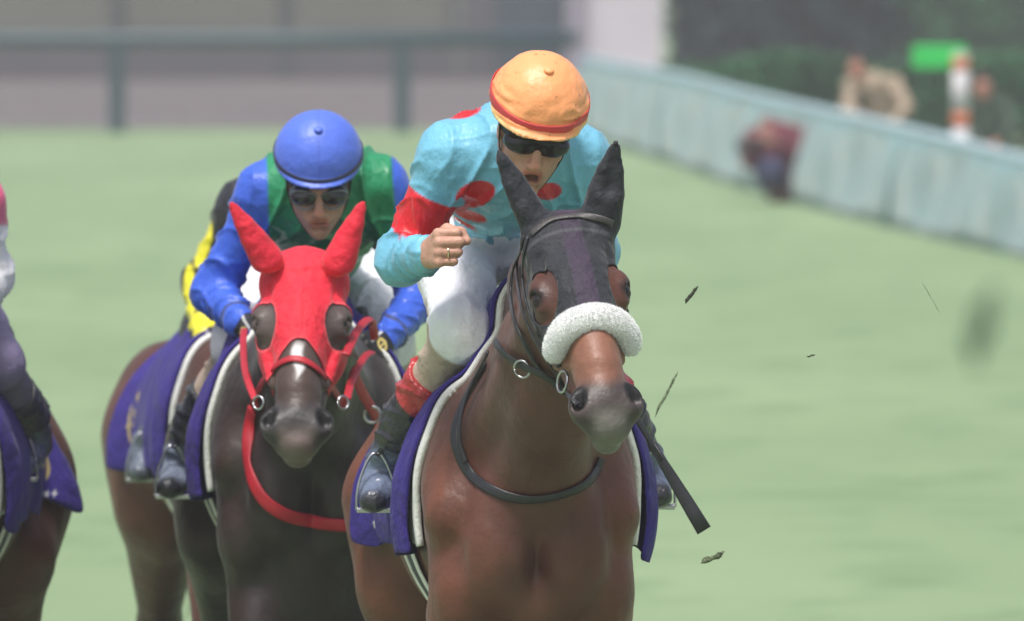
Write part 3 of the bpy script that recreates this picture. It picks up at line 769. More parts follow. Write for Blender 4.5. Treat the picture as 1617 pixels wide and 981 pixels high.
    for q_ in (-1, 1): f.ell(hp(q_*S.get('gx', .033), .062, gz), (S.get('gw', .040), .042, gh), H.M, .012)
    f.cap(hp(-.03, .080, gz+.012), hp(.03, .080, gz+.012), S.get('gb', .012), S.get('gb', .012), .01)
    f.ell(hp(0, .105, gz-.024), (.014, .03, .016), H.M, .006, 'sub')
    P, F = f.mesh(1); g = obj('goggles', P, F, S.get('lens', M_lens), root)
    if S.get('frame'):
        for q_ in (-1, 1):
            ps = []
            for i in range(24):
                an = 2*math.pi*i/24; ps.append(hp(q_*(.036+.033*math.cos(an)), .098-.030*abs(.3+math.cos(an))**1.5*.5, gz+(gh*.92)*math.sin(an)))
            ribbon(np.array(ps), np.tile(H.v(0, 1, 0), (24, 1)), .006, .006, S['frame'], 'goggle_frame', g, closed=True)
    for q_ in (-1, 1):
        ribbon(spline([hp(q_*.060, .045, gz+.004), hp(q_*.078, .0, gz+.010), hp(q_*.072, -.06, gz+.02)], 5), np.tile(H.v(q_, .2, 0), (11, 1)), .022, .004, M_black, 'goggle_strap', g)
        ribbon(spline([hp(q_*.080, .01, .02), hp(q_*.068, .022, -.05), hp(q_*.03, .052, -.112), hp(0, .062, -.122)], 5), np.tile(H.v(q_, -.1, -.3), (16, 1)), .012, .003, M_black, 'chin_strap', hel)
    return root, kn
# ================================================================== SETTING
def gz_(px, py):
    """ground point under a photo pixel"""
    d = FW + np.array([(px-808.5)/FPX, 0, 0]) - UP*((py-490.5)/FPX); t = -CAMZ/d[2]; return np.array([0, -D0, CAMZ])+d*t
def ground_mat(name, c1, c2, c3, sc, bump=.6):
    m = bpy.data.materials.new(name); m.use_nodes = True; n = m.node_tree.nodes; l = m.node_tree.links; b = n['Principled BSDF']; b.inputs['Roughness'].default_value = .9; b.inputs['Specular IOR Level'].default_value = .15
    tc = n.new('ShaderNodeTexCoord'); outs = []
    for s_, st in ((sc, (1, .35, 1)), (sc*7, (1, .5, 1)), (sc*60, (1, 1, 1))):
        mp = n.new('ShaderNodeMapping'); mp.inputs['Scale'].default_value = st; nz = n.new('ShaderNodeTexNoise'); nz.inputs['Scale'].default_value = s_; nz.inputs['Detail'].default_value = 5
        l.new(tc.outputs['Object'], mp.inputs[0]); l.new(mp.outputs[0], nz.inputs['Vector']); outs.append(nz)
    r = n.new('ShaderNodeValToRGB'); r.color_ramp.elements[0].position = .35; r.color_ramp.elements[1].position = .65
    r.color_ramp.elements[0].color = (*c1, 1); r.color_ramp.elements[1].color = (*c2, 1); l.new(outs[0].outputs[0], r.inputs[0])
    mx = n.new('ShaderNodeMix'); mx.data_type = 'RGBA'; mr = n.new('ShaderNodeMapRange'); mr.inputs[1].default_value = .5; mr.inputs[2].default_value = .75
    l.new(outs[1].outputs[0], mr.inputs[0]); l.new(mr.outputs[0], mx.inputs[0]); l.new(r.outputs[0], mx.inputs[6]); mx.inputs[7].default_value = (*c3, 1)
    l.new(mx.outputs[2], b.inputs['Base Color']); bp = n.new('ShaderNodeBump'); bp.inputs['Strength'].default_value = bump; bp.inputs['Distance'].default_value = .03
    l.new(outs[2].outputs[0], bp.inputs['Height']); l.new(bp.outputs[0], b.inputs['Normal']); return m
M_turf = ground_mat('turf_grass', TURF[0], TURF[1], TURF[2], .22)
M_dirt = ground_mat('track_dirt', (.14, .12, .12), (.12, .105, .11), (.19, .17, .175), .4, .4)
M_sod = mat('sod', None, .9, .5, 120, var=.25, vscale=60)
M_rail = mat('green_rail_paint', (.030, .060, .075), .4, .1, 40, var=.08, vscale=2)
M_wall = mat('grey_wall', (.130, .133, .108), .85, .3, 15, var=.08, vscale=.6)
M_wall_low = mat('grey_wall_base', (.085, .078, .088), .85, .3, 15, var=.1, vscale=.8)
M_pier = mat('dark_pier', (.055, .062, .068), .7, .2, 20, var=.1)
M_post = mat('white_wall', (.60, .57, .60), .7, .2, 20, var=.05, vscale=1)
M_darkdoor = mat('dark_shutter', (.035, .055, .075), .6, .2, 20, var=.1, vscale=1)
M_net = mat('netting', (.165, .29, .30), .75, .3, 60, var=.07, vscale=2, sheen=.3)
M_toprail = mat('pale_rail', (.42, .56, .62), .4, var=.04, vscale=3)
M_bark = mat('bark', (.07, .05, .035), .9, .6, 40, var=.2)
def sheet(name, pts, z, m, kind='structure', nx=1):
    o = obj(name, [(p[0], p[1], z) for p in pts], [tuple(range(len(pts)))], m, smooth=False, loc=V(0, 0, 0)); tag(o, kind=kind); return o
# ground: one turf sheet to the horizon, dirt road beyond the far rail
sheet('turf', [(-420, -60), (420, -60), (420, 560), (-420, 560)], 0, M_turf)
YR = gz_(400, 204)[1]
sheet('dirt_road', [(-120, YR), (3.0, YR), (9, YR+70), (-120, YR+70)], .02, M_dirt)
sheet('kerb', [(-120, YR+.0), (2.6, YR), (2.6, YR+2.2), (-120, YR+2.2)], .03, mat('pale_kerb', (.21, .19, .205), .85, .3, 10, var=.2, vscale=.7))
# far rail
YF = YR-3
fx = lambda px: W(px, 100, YF)[0]
fr = empty('rail_fence', (fx(400), YF, 0), 'dark green post and rail fence along the far edge of the turf', 'fence')
zt = W(400, 62, YF)[2]
for px in range(185-450*9, 1000, 450):
    x = fx(px); w = .105; box((x-w, YF-.09, 0), (x+w, YF+.09, zt-.02), M_rail, 'post', fr, .02)
x0, x1 = fx(-4200), fx(912)
tube([V(x, YF-.0, zt) for x in np.linspace(x0, x1, 12)], .105, M_rail, 'top_rail', fr, 12)
# boundary wall with piers
YW = gz_(400, 128)[1]; wx = lambda px: W(px, 100, YW)[0]
bw_ = empty('boundary_wall', (wx(400), YW, 0), 'long grey panelled wall behind the far rail', 'wall')
for i, px in enumerate(range(-3525, 715, 265)):
    xa, xb = wx(px)+.10, wx(px+265)-.10
    box((xa, YW, .9), (xb, YW+.25, 5.2), M_wall, 'wall_panel', bw_, .02); box((xa, YW-.06, 0), (xb, YW+.3, .895), M_wall_low, 'wall_plinth', bw_, .02)
    box((wx(px)-.10, YW-.10, 0), (wx(px)+.10, YW+.35, 5.35), M_pier, 'pier', bw_, .02)
box((wx(715)-.1, YW-.12, 0), (wx(715)+.1, YW+.35, 5.35), M_wall_low, 'pier', bw_, .02)
gt = empty('gatehouse', (wx(900), YW, 0), 'white walled gatehouse with a dark shutter beside the dark hedge', 'building')
box((wx(893), YW-.3, 0), (wx(1046), YW+3, 5.0), M_post, 'wall', gt, .03)
box((wx(716)+.11, YW-.28, 0), (wx(892), YW+3, 5.0), M_wall_low, 'side_wall', gt, .03)
box((wx(782), YW-.36, .1), (wx(893), YW-.3, 4.4), M_darkdoor, 'shutter', gt, .01)
for i in range(10): box((wx(784), YW-.385, .5+i*.4), (wx(891), YW-.362, .5+i*.4+.05), M_darkdoor, 'slat', gt)
box((wx(898), YW-.55, 0), (wx(920), YW-.3, 4.8), mat('grey_pillar', (.30, .27, .33), .7, .2, 20), 'pillar', gt, .02)
box((wx(728), YW-.6, 5.0), (wx(1053), YW+3.3, 5.25), M_wall_low, 'roof', gt, .03)
box((wx(935), YW-.34, 1.95), (wx(1046), YW-.3, 2.15), M_wall, 'ledge', gt)
# evergreen trees
def leafmat(name, c):
    m = mat(name, c, .7, var=.35, vscale=1.1, spec=.3); return m
rgt = np.random.default_rng(3)
def crown_mesh(n, rx, hgt, z0, size):
    t = rgt.random(n)**.8; z = z0+t*hgt; rr = rx*np.sqrt(np.clip(1-(t*1.02-.12)**2*1.0, .03, 1))*(.55+.45*rgt.random(n)**.35)
    an = rgt.random(n)*2*math.pi; lump = 1+.22*np.sin(an*5+z*2.1)*np.sin(z*3.7+an*2); rr = rr*lump
    c = np.stack([np.cos(an)*rr, np.sin(an)*rr, z], 1); a = rgt.normal(size=(n, 3)); a /= np.linalg.norm(a, axis=1)[:, None]
    b = rgt.normal(size=(n, 3)); b -= a*(a*b).sum(1)[:, None]; b /= np.linalg.norm(b, axis=1)[:, None]; s_ = size*(.6+.8*rgt.random(n))[:, None]
    P = np.stack([c-a*s_, c+b*s_*.45, c+a*s_, c-b*s_*.45], 1).reshape(-1, 3); return P, np.arange(4*n).reshape(n, 4)
crowns = [crown_mesh(15000, 1.25, 6.6, .02, .12) for _ in range(2)]
LM = [leafmat('dark_needles', (.010, .030, .034)), leafmat('green_needles', (.035, .125, .050)), leafmat('deep_needles', (.010, .024, .030))]
YT = 152
kinds = [0, 2, 0, 2, 1, 2, 1, 1, 0, 1, 1, 1, 2, 0, 2, 0, 1, 0, 1, 1, 1, 0, 1]
tl = {0: 'dense dark evergreen tree behind the netted rail', 1: 'green columnar evergreen tree behind the netted rail', 2: 'nearly black evergreen tree behind the netted rail'}
for i, kd in enumerate(kinds):
    x = W(1186+(i % 12)*78+(i//12)*40, 100, YT)[0]+.15*math.sin(i*3); y = YT+(i % 2)*.7+(i//12)*2.4
    t = empty('evergreen_tree', (x, y, 0), tl[kd], 'tree', {0: 'dense dark evergreens', 1: 'green columnar evergreens', 2: 'blackish evergreens'}[kd])
    P, F = crowns[i % 2][:2]; a = i*1.7; ro = np.array([[math.cos(a), -math.sin(a), 0], [math.sin(a), math.cos(a), 0], [0, 0, 1]])*V(1, 1, 1+.05*(i % 3))
    if i < 2:
        cr = obj('crown', P+V(x, y, 0), F, LM[kd], t, smooth=False); crowns[i % 2] += (cr.data,)
        tr = tube([V(x, y, 0), V(x+.05, y, 2.5), V(x, y, 6)], np.array([.16, .11, .03]), M_bark, 'trunk', t)
    else: pass
    if i >= 2:
        for src in ('crown', 'trunk'):
            s0 = [o for o in COL.objects if o.name.split('.')[0] == src][i % 2]; c2 = s0.copy(); COL.objects.link(c2); c2.parent = t; c2.rotation_euler.z = a
            if src == 'crown':
                c2.material_slots[0].link = 'OBJECT'; c2.material_slots[0].material = LM[kd]
for o in [o for o in COL.objects if o.name.startswith('crown')]:
    pass

# low clipped hedge between the netted rail and the trees
hx0, hx1, hy = W(1046, 0, 108)[0], W(2600, 0, 108)[0], 108
hg = empty('hedge', ((hx0+hx1)/2, hy, 0), 'low dark green clipped hedge running along behind the netted rail', 'hedge')
n_ = 26000; c_ = np.stack([rgt.uniform(hx0, hx1, n_), hy+rgt.uniform(-.5, .5, n_), rgt.random(n_)**.6*1.1], 1); c_[:, 2] *= 1+.08*np.sin(c_[:, 0]*2.3)
a_ = rgt.normal(size=(n_, 3)); a_ /= np.linalg.norm(a_, axis=1)[:, None]; b_ = rgt.normal(size=(n_, 3)); b_ -= a_*(a_*b_).sum(1)[:, None]; b_ /= np.linalg.norm(b_, axis=1)[:, None]
P = np.stack([c_-a_*.09, c_+b_*.05, c_+a_*.09, c_-b_*.05], 1).reshape(-1, 3); tag(obj('foliage', P, np.arange(4*n_).reshape(n_, 4), LM[1], hg, smooth=False), kind='stuff')
for x_ in np.arange(hx0+.2, hx1, .8): tube([V(x_, hy, 0), V(x_+.03, hy, .4), V(x_, hy+.02, .95)], np.array([.03, .022, .008]), M_bark, 'stem', hg, 6)
# netted running rail on the right
base = [(925, 207), (950, 217), (1080, 258), (1200, 298), (1400, 350), (1617, 400), (1900, 458), (2300, 530), (2900, 620)]
topy = [(925, 88), (950, 94), (1080, 118), (1200, 149), (1400, 193), (1617, 246), (1900, 312), (2300, 398), (2900, 500)]
bp_ = [gz_(*p) for p in base]; tp_ = []
for (bx_, by_), q, (tx, ty) in zip(base, bp_, topy): tp_.append(W(tx, ty, q[1]))
bs, ts = spline(bp_, 14), spline(tp_, 14); bs[:, 2] = 0
nf = empty('netted_rail', bp_[3], 'pale blue-green running rail hung with netting, curving away on the right', 'fence')
# resample by length
def resamp(A, B_, step):
    L = np.concatenate([[0], np.cumsum(np.linalg.norm(np.diff(A, axis=0), axis=1))]); n = int(L[-1]/step); s_ = np.linspace(0, L[-1], n+1)
    return np.stack([np.interp(s_, L, A[:, e]) for e in range(3)], 1), np.stack([np.interp(s_, L, B_[:, e]) for e in range(3)], 1), s_
bs, ts, sl = resamp(bs, ts, .25)
tube(ts[::4]+V(0, 0, -.03), .05, M_toprail, 'top_rail', nf, 10)
Pn = []; m_ = 7
tang = np.gradient(bs, axis=0); tang /= np.linalg.norm(tang, axis=1)[:, None]; side = np.stack([-tang[:, 1], tang[:, 0], 0*tang[:, 0]], 1)
side *= np.where(side[:, :1]*0+side[:, 0:1] < 0, 1, -1)
for i in range(len(bs)):
    for j in range(m_):
        t = j/(m_-1); sag = .05*math.sin(sl[i]*3.1)*math.sin(math.pi*t*.9)+.07*math.sin(sl[i]*.9+t*2)*math.sin(math.pi*t)
        Pn.append(ts[i]*(1-t)+bs[i]*t+side[i]*(.06+.12*t+sag)+V(0, 0, -.06*(1-t)))
Fn = [(i*m_+j, i*m_+j+1, (i+1)*m_+j+1, (i+1)*m_+j) for i in range(len(bs)-1) for j in range(m_-1)]
nt_ = obj('netting', Pn, Fn, M_net, nf); so = nt_.modifiers.new('thickness', 'SOLIDIFY'); so.thickness = .01
for i in range(0, len(bs), 10):
    tube([bs[i]-side[i]*.02, ts[i]+V(0, 0, -.06)], .035, M_toprail, 'post', nf)
    tube([bs[i]-side[i]*.75, (bs[i]+ts[i])/2-side[i]*.45, ts[i]-side[i]*.12+V(0, 0, -.10)], .022, M_toprail, 'brace', nf)
    if i % 60 == 20:   # netting tie cords seen on the turf side
        tube([bs[i]+side[i]*.24, (bs[i]+ts[i])/2+side[i]*.20, ts[i]+side[i]*.10+V(0, 0, -.1)], .018, M_net, 'tie_cord', nf)

# people by the rail
def onlooker(label, name, head, sh, elb, hand, hip, knee, foot, cols, vox=.014, group=None):
    """one person, far off; joints given for right and left"""
    root = empty(name, (sum(h[0] for h in hip)/2, sum(h[1] for h in hip)/2, 0), label, 'person', group)
    al = [head]+list(sh)+list(elb)+list(hand)+list(hip)+list(knee)+list(foot); al = np.array(al); lo, hi = al.min(0)-.22, al.max(0)+.22
    fwd = nrm(V(0, -1, -.15)) if cols.get('fwd') is None else nrm(cols['fwd']); H = headframe(head, fwd, V(0, 0, 1))
    f = Field(*[axis(lo[e], hi[e], vox, [(head[e]-.13, head[e]+.13, .006)]) for e in range(3)])
    nk = (sh[0]+sh[1])/2; pv = (hip[0]+hip[1])/2; bk_ = cols.get('bulk', 0)
    face(f, H, .1); f.cap(H.p(0, -.02, -.06), nk, .05, .06, .02); f.chain([nk, (nk+pv)/2, pv], [.11, .13, .12], .05)
    for i in (0, 1):
        f.chain([sh[i], elb[i], hand[i]], [.055, .045, .032], .03); f.chain([hip[i], knee[i], foot[i]+V(0, 0, .07)], [.09, .062, .045], .03)
        fist(f, hand[i], hand[i]-elb[i], V(0, -.3, 1), V(1-2*i, 0, .1))
        f.cap(foot[i]+V(0, .03, .04), foot[i]+V(0, -.16, .03), .045, .04, .02)
    P, F = f.mesh(1); c = np.tile(V(*cols.get('skin', (.42, .22, .16))), (len(P), 1)); l = H.loc(P)
    obj('body', P, F, M_skin, root, c)
    f = Field(*[axis(lo[e], hi[e], vox) for e in range(3)]); f.chain([nk, (nk+pv)/2, pv], [.135+bk_, .16+bk_*1.6, .15+bk_*2], .05); f.cap(sh[0], sh[1], .08+bk_, .08+bk_, .06)
    for i in (0, 1): f.chain([sh[i], elb[i], hand[i]*.9+elb[i]*.1], [.075+bk_*.8, .062+bk_*.5, .045], .04)
    P, F = f.mesh(1); P = P+normals(P, F)*(fbm(P*12, 3)*.03)[:, None]; obj('jacket', P, F, mat('jacket', cols['jacket'], .8, .4, 40, var=.2), root)
    f = Field(*[axis(lo[e], hi[e], vox) for e in range(3)]); f.cap(hip[0], hip[1], .12, .12, .05)
    for i in (0, 1): f.chain([hip[i], knee[i], foot[i]+V(0, 0, .1)], [.115+bk_, .082+bk_, .065+bk_*.5], .04)
    P, F = f.mesh(1); P = P+normals(P, F)*(fbm(P*12, 3)*.02)[:, None]; obj('trousers', P, F, mat('trousers', cols['trousers'], .85, .4, 60, var=.15), root)
    f = Field(*[axis(head[e]-.16, head[e]+.16, .009) for e in range(3)]); f.ell(H.p(0, -.03, .055), (.085, .1, .085), H.M, .01); f.ell(H.p(0, .06, -.04), (.07, .07, .09), H.M, .02, 'sub')
    P, F = f.mesh(1); obj('hair' if not cols.get('cap') else 'cap', P, F, mat('hair', cols.get('cap') or (.03, .02, .015), .6), root)
    return root, H
y = gz_(1240, 320)[1]; Q = lambda px, py, dy=0: W(px, py, y+dy)
onlooker('photographer in a dark red jacket crouching in front of the netted rail with a camera', 'person', Q(1212, 205, 0),
    (Q(1196, 224, .05), Q(1262, 222, .05)), (Q(1186, 252, -.1), Q(1280, 258, -.1)), (Q(1196, 222, -.3), Q(1222, 222, -.28)),
    (Q(1232, 290, .1), Q(1272, 290, .1)), (Q(1215, 272, -.3), Q(1288, 276, -.3)), (Q(1225, 309, -.1), Q(1290, 309, -.05)),
    dict(bulk=.065, jacket=(.13, .022, .035), trousers=(.03, .035, .09), cap=(.16, .05, .05), fwd=V(-.35, -.9, -.05)))
c = Q(1193, 228, -.42); tl_ = empty('camera_with_long_lens', c, 'black camera with a long lens held by the crouching photographer', 'camera')
box(c+V(-.07, -.02, -.05), c+V(.07, .06, .05), M_black, 'camera_body', tl_, .01)
pth = np.array([c+V(-.02, -.02, 0), c+V(-.08, -.16, -.01), c+V(-.11, -.24, -.015), c+V(-.14, -.31, -.02)]); tube(pth, np.array([.045, .05, .06, .068]), M_black, 'lens', tl_, 16)
f = Field(*[axis(Q(1252, 232)[e]-.25, Q(1252, 232)[e]+.25, .012) for e in range(3)])
y = gz_(1390, 335)[1]+2.0
onlooker('bystander in a beige jacket leaning on the netted rail', 'person', Q(1352, 105, 0),
    (Q(1345, 135, .05), Q(1412, 133, .1)), (Q(1338, 172, -.1), Q(1432, 170, -.1)), (Q(1362, 190, -.35), Q(1410, 195, -.35)),
    (Q(1385, 235, .3), Q(1418, 235, .3)), (Q(1385, 290, .25), Q(1418, 290, .25)), (V(*Q(1385, 0, .35)[:2], 0), V(*Q(1418, 0, .35)[:2], 0)),
    dict(jacket=(.34, .26, .19), trousers=(.05, .05, .07), skin=(.5, .22, .16)))
y = gz_(1560, 380)[1]+4.5
onlooker('bystander in a dark green jacket behind the striped pole', 'person', Q(1552, 136, 0),
    (Q(1530, 166, .05), Q(1590, 166, .1)), (Q(1524, 205, -.1), Q(1598, 205, -.1)), (Q(1545, 225, -.25), Q(1575, 225, -.25)),
    (Q(1545, 250, .1), Q(1575, 250, .1)), (Q(1545, 305, .1), Q(1575, 305, .1)), (V(*Q(1545, 0, .15)[:2], 0), V(*Q(1575, 0, .15)[:2], 0)),
    dict(jacket=(.03, .055, .035), trousers=(.03, .035, .04), skin=(.45, .2, .15)))
# striped pole with a green board
y = gz_(1515, 380)[1]+2.6; pr = empty('marker_pole', V(Q(1517, 0)[0], y, 0), 'white marker pole with orange bands carrying a green board', 'marker pole')
zs = [0]+[Q(1517, v)[2] for v in (202, 178, 112, 92, 84)]
Mo_ = mat('orange_band', (.55, .14, .05), .5); Mg_ = mat('green_board', (.02, .50, .09), .5, var=.04)
for i in range(5): tube([V(Q(1517, 0)[0], y, zs[i]), V(Q(1517, 0)[0], y, zs[i+1])], .075, (M_post, Mo_, M_post, Mo_, M_post)[i], 'pole_band' if i else 'pole', pr, 14)
f = Field(*[axis(Q(1485, 90)[e]-.35, Q(1485, 90)[e]+.35, .012) for e in range(3)])
c = Q(1486, 90); box(c-V(.25, .02, .10), c+V(.22, .02, .10), Mg_, 'board', pr, .015)

# flying turf clods
def clod(px, py, y, ln, wd, ang, label, colr, sd):
    c = W(px, py, y); d = V(math.cos(ang), .2, math.sin(ang)); r_ = np.random.default_rng(sd); hh_ = max(wd/9, .0012)
    f = Field(*[axis(c[e]-ln*.7-.02, c[e]+ln*.7+.02, max(hh_, ln/60)) for e in range(3)])
    pts = [c+d*ln*(t-.5)+r_.normal(0, wd*.18, 3) for t in np.linspace(0, 1, 6)]; rs = wd/2*np.array([.35, .9, 1.0, .8, .9, .3]); f.chain(pts, rs, wd*.25)
    P, F = f.mesh(0); P = P+normals(P, F)*(fbm(P*6/wd*.5, 3)*wd*.5)[:, None]; t = fbm(P*3/wd, 2); cc = blend(np.tile(V(*colr), (len(P), 1)), (.03, .05, .02), sstep(-.05, .15, t))
    o = obj('turf_clod', P, F, M_sod, None, cc); tag(o, label, 'turf clod', 'bits of turf thrown up by the hooves'); return o
clod(1092, 466, .2, .050, .008, R(55), 'small dark sliver of turf flying right of the lead horse head', (.035, .03, .02), 1)
clod(1053, 622, .9, .12, .007, R(63), 'long thin strip of grass flying beside the lead horse nose', (.16, .20, .11), 2)
clod(1125, 880, -.6, .06, .012, R(25), 'flat brown-green bit of turf flying below the whip tip', (.15, .17, .10), 3)
clod(1280, 562, .1, .02, .004, R(15), 'tiny crumb of turf in the air to the right of the lead horse', (.06, .08, .04), 4)
clod(1470, 470, .9, .10, .0025, R(-60), 'hair-thin grass blade flying at the right of the picture', (.16, .22, .12), 5)
clod(1550, 515, -15.5, .055, .017, R(72), 'large dark blurred clod of turf flying close to the lens', (.09, .14, .09), 6)
# ================================================================== LEAD HORSE

def earmask(h, m):
    for b_, t_ in h['ears']:
        ab = t_-b_; t = np.clip(((h['P']-b_)@ab)/(ab@ab), 0, 1.2); d = np.linalg.norm(h['P']-b_-t[:, None]*ab, axis=1); m = np.maximum(m, np.where(t > .12, .055-d, -1))
    return m
style_ears['lead'] = (W(850, 362, -.46), W(785, 236, -.50)), (W(948, 350, -.46), W(974, 222, -.52)), True
h1 = horse('race_horse', 'bay horse in front wearing a black hood and fluffy white noseband', (.046, .12), R(4.8), W(895, 345, -.48), W(968, 658, -.86), V(.10, -1, .62), (.135, .048, .030), (.03, .018, .015), style='lead', seed=1)
muzzle_paint(h1, (.22, .095, .06), (.050, .036, .034), (.13, .12, .105))
finish_horse(h1)
tack(h1)
U, A_, Nn, P, F, N, inh = (h1[k] for k in ('U', 'A', 'Nn', 'P', 'F', 'N', 'inh'))
def ellm(U, A_, Nn, q, c, r):
    return np.sqrt(((U-q*c[0])/r[0])**2+((A_-c[1])/r[1])**2+((Nn-c[2])/r[2])**2)-1
m = np.minimum.reduce([.335-A_-.35*np.abs(U)*0, Nn+.135-.25*sstep(.05, .0, A_)*.2, .14-np.abs(U)*.9, A_+.30])
m = np.minimum(m, np.where(np.abs(U) < .22, 1, -1)); m = np.minimum(m, (Nn+.10)+(A_+.02)*.9+sstep(-.0, -.06, A_)*.2)
for q in (-1, 1): m = np.minimum(m, ellm(U, A_, Nn, q, (.078, .200, -.030), (.040, .072, .062))*.05)
m = earmask(h1, m); ho_ = .0045+.0035*np.maximum(0, ridge(P*V(22, 22, 9))-.7)+.0016*(np.abs(np.abs(U)-.020) < .003)
Q_, G, us = shell(P, F, N, m, ho_, .003)
cc = np.tile(V(.024, .025, .032), (len(us), 1)); cc = blend(cc, (.035, .022, .045), sstep(.022, .016, np.abs(U[us]))); cc = blend(cc, (.06, .06, .07), sstep(.006, .003, np.abs(A_[us]-.055))*(Nn[us] > -.06))
obj('hood', Q_, G, M_hood, h1['root'], cc)
# fleece noseband: an arch over the nose with a woolly surface
def H1(a, b, c): return h1['hp'](a, b, c)
pts = [H1(-.074, .352, -.058), H1(-.066, .340, -.028), H1(-.042, .328, .006), H1(0, .322, .018), H1(.042, .328, .006), H1(.066, .340, -.028), H1(.074, .352, -.058)]
sp = spline(pts, 4); lo, hi = sp.min(0)-.07, sp.max(0)+.07
f = Field(*[axis(lo[e], hi[e], .0042) for e in range(3)]); f.chain(list(sp), [.017+.011*math.sin(math.pi*i/(len(sp)-1)) for i in range(len(sp))], .01)
P2, F2 = f.mesh(1); N2 = normals(P2, F2); P2 = P2+N2*(fbm(P2*30, 2)*.004)[:, None]
nb = obj('fleece_noseband', P2, F2, M_fleece, h1['root'])
P3 = []; F3 = []; r_ = np.random.default_rng(2)
for i in r_.integers(0, len(P2), 22000):
    d = nrm(N2[i]+r_.normal(0, .45, 3)); strip(P3, F3, [P2[i]-d*.002, P2[i]+d*.004, P2[i]+d*(.005+.003*r_.random())+r_.normal(0, .0006, 3)], .0012, nrm(np.cross(d, r_.normal(size=3))))
obj('wool', np.array(P3), F3, M_fleece, nb)
def lay(h, name, pts, w, th, m, off=.006, n=6, parent=None):
    p, ns = proj(h, pts, n, off); return ribbon(p, ns, w, th, m, name, parent or h['root'])
M_grey = mat('worn_leather', (.06, .055, .055), .4, .4, 200, var=.2)
lay(h1, 'browband', [(842, 372), (870, 352), (905, 346), (945, 344), (965, 352)], .016, .005, M_grey, .009)
lay(h1, 'cheek_strap', [(832, 372), (822, 410), (826, 470), (845, 525), (868, 565), (893, 610), (908, 640)], .014, .005, M_leather, .009)
lay(h1, 'cheek_strap', [(838, 375), (832, 420), (838, 480), (858, 530)], .010, .005, M_leather, .011)
lay(h1, 'throat_latch', [(829, 385), (812, 440), (815, 500), (842, 560), (862, 590)], .014, .006, M_leather, .008)
rn = lay(h1, 'rein', [(789, 542), (806, 560), (836, 577), (866, 590), (898, 622), (912, 648)], .020, .006, M_leather, .012)
def ring(c, r, t, nn, m, name, parent):
    nn = nrm(nn); e1 = nrm(np.cross(nn, V(.1, .2, 1))); e2 = np.cross(nn, e1); a = np.linspace(0, 2*math.pi, 25)
    return tube([c+e1*math.cos(x)*r+e2*math.sin(x)*r for x in a], t, m, name, parent)
p_, n_ = proj(h1, [(833, 578), (835, 580)], 1, .016); ring(p_[0], .020, .0028, n_[0]+V(.5, 0, .3), M_metal, 'martingale_ring', h1['root'])
p_, n_ = proj(h1, [(897, 604), (899, 608)], 1, .014); ring(p_[0], .024, .0035, n_[0], M_metal, 'bit_ring', h1['root'])
lay(h1, 'neck_strap', [(770, 572), (742, 620), (722, 670), (722, 705), (745, 750), (785, 777), (830, 787), (880, 781), (922, 764), (940, 742), (947, 724)], .024, .005, M_leather, .006, 8)
lay(h1, 'rein', [(782, 560), (756, 610), (740, 655), (734, 700), (742, 730)], .014, .006, M_leather, .018)

# ------------------------------------------------------------------ lead jockey
hip = V(0, .66, 0)
J1 = dict(head=W(843, 206, -.06), fwd=V(.08, -.87, -.46), up=V(.16, -.3, .95), neck=W(828, 226, .06),
    shR=W(712, 246, .08), shL=W(912, 252, .14), elR=W(634, 412, .14), elL=W(934, 400, .30), wristR=W(676, 402, -.11), wristL=W(945, 555, -.08),
    hs=1.06, handR=(V(.36, -.90, .20), V(-.92, -.36, .02), V(-.05, .20, 1)), handL=(V(-.2, -.9, -.3), V(.6, -.2, .7), V(-.7, -.2, .5)),
    waist=W(784, 318, .44), pelvis=W(786, 362, .64), hipR=W(722, 378, .62), hipL=W(852, 378, .62), kneeR=W(728, 522, .27), kneeL=W(902, 530, .27),
    ankleR=W(606, 736, .56), ankleL=W(1022, 738, .58), toeR=W(590, 790, .44), toeL=W(1040, 782, .44))
J1['fist'] = (J1['wristR']+nrm(J1['handR'][0])*.06, None)
RED = (.62, .012, .022); SKY = (.17, .46, .64)
def paint1(P, J, sh, spine, bk, sx, N):
    c = np.tile(np.array(SKY), (len(P), 1))
    for k in 'RL':
        ab = J['el'+k]-J['sh'+k]; L = np.linalg.norm(ab); e = ab/L; t = ((P-J['sh'+k])@e)/L; d = np.linalg.norm(P-J['sh'+k]-np.outer(t*L, e), axis=1)
        c = blend(c, RED, sstep(.36, .372, t)*sstep(.765, .753, t)*sstep(.105, .085, d))
    def dot(px, py, y, rx, rz, ang, front=True):
        q = W(px, py, y); dx, dz = P[:, 0]-q[0], P[:, 2]-q[2]; ca, sa = math.cos(ang), math.sin(ang)
        u_, v_ = dx*ca+dz*sa, -dx*sa+dz*ca; r = np.hypot(u_/rx, v_/rz); dd = (1-r)*min(rx, rz)
        return sstep(-.0015, .0015, dd)*(N[:, 1] < .25)
    arm = np.ones(len(P))
    for k in 'R':
        ab = J['el'+k]-J['sh'+k]; t = ((P-J['sh'+k])@ab)/(ab@ab); d = np.linalg.norm(P-J['sh'+k]-t[:, None]*ab, axis=1); arm = arm*(1-(d < .075)*(t > .15))
        ab = J['wrist'+k]-J['el'+k]; t = np.clip(((P-J['el'+k])@ab)/(ab@ab), 0, 1.3); d = np.linalg.norm(P-J['el'+k]-t[:, None]*ab, axis=1); arm = arm*(1-(d < .075))
    c = blend(c, RED, arm*dot(751, 305, .2, .047, .030, .35)); c = blend(c, RED, arm*dot(742, 340, .2, .040, .012, -.30))
    c = blend(c, RED, arm*dot(722, 350, .2, .05, .006, -.45)); c = blend(c, RED, arm*dot(866, 300, .2, .030, .020, .1))
    c = blend(c, RED, arm*dot(800, 170, .2, .02, .010, .1)*0); c = blend(c, RED, dot(729, 174, .2, .045, .017, .16))
    return c
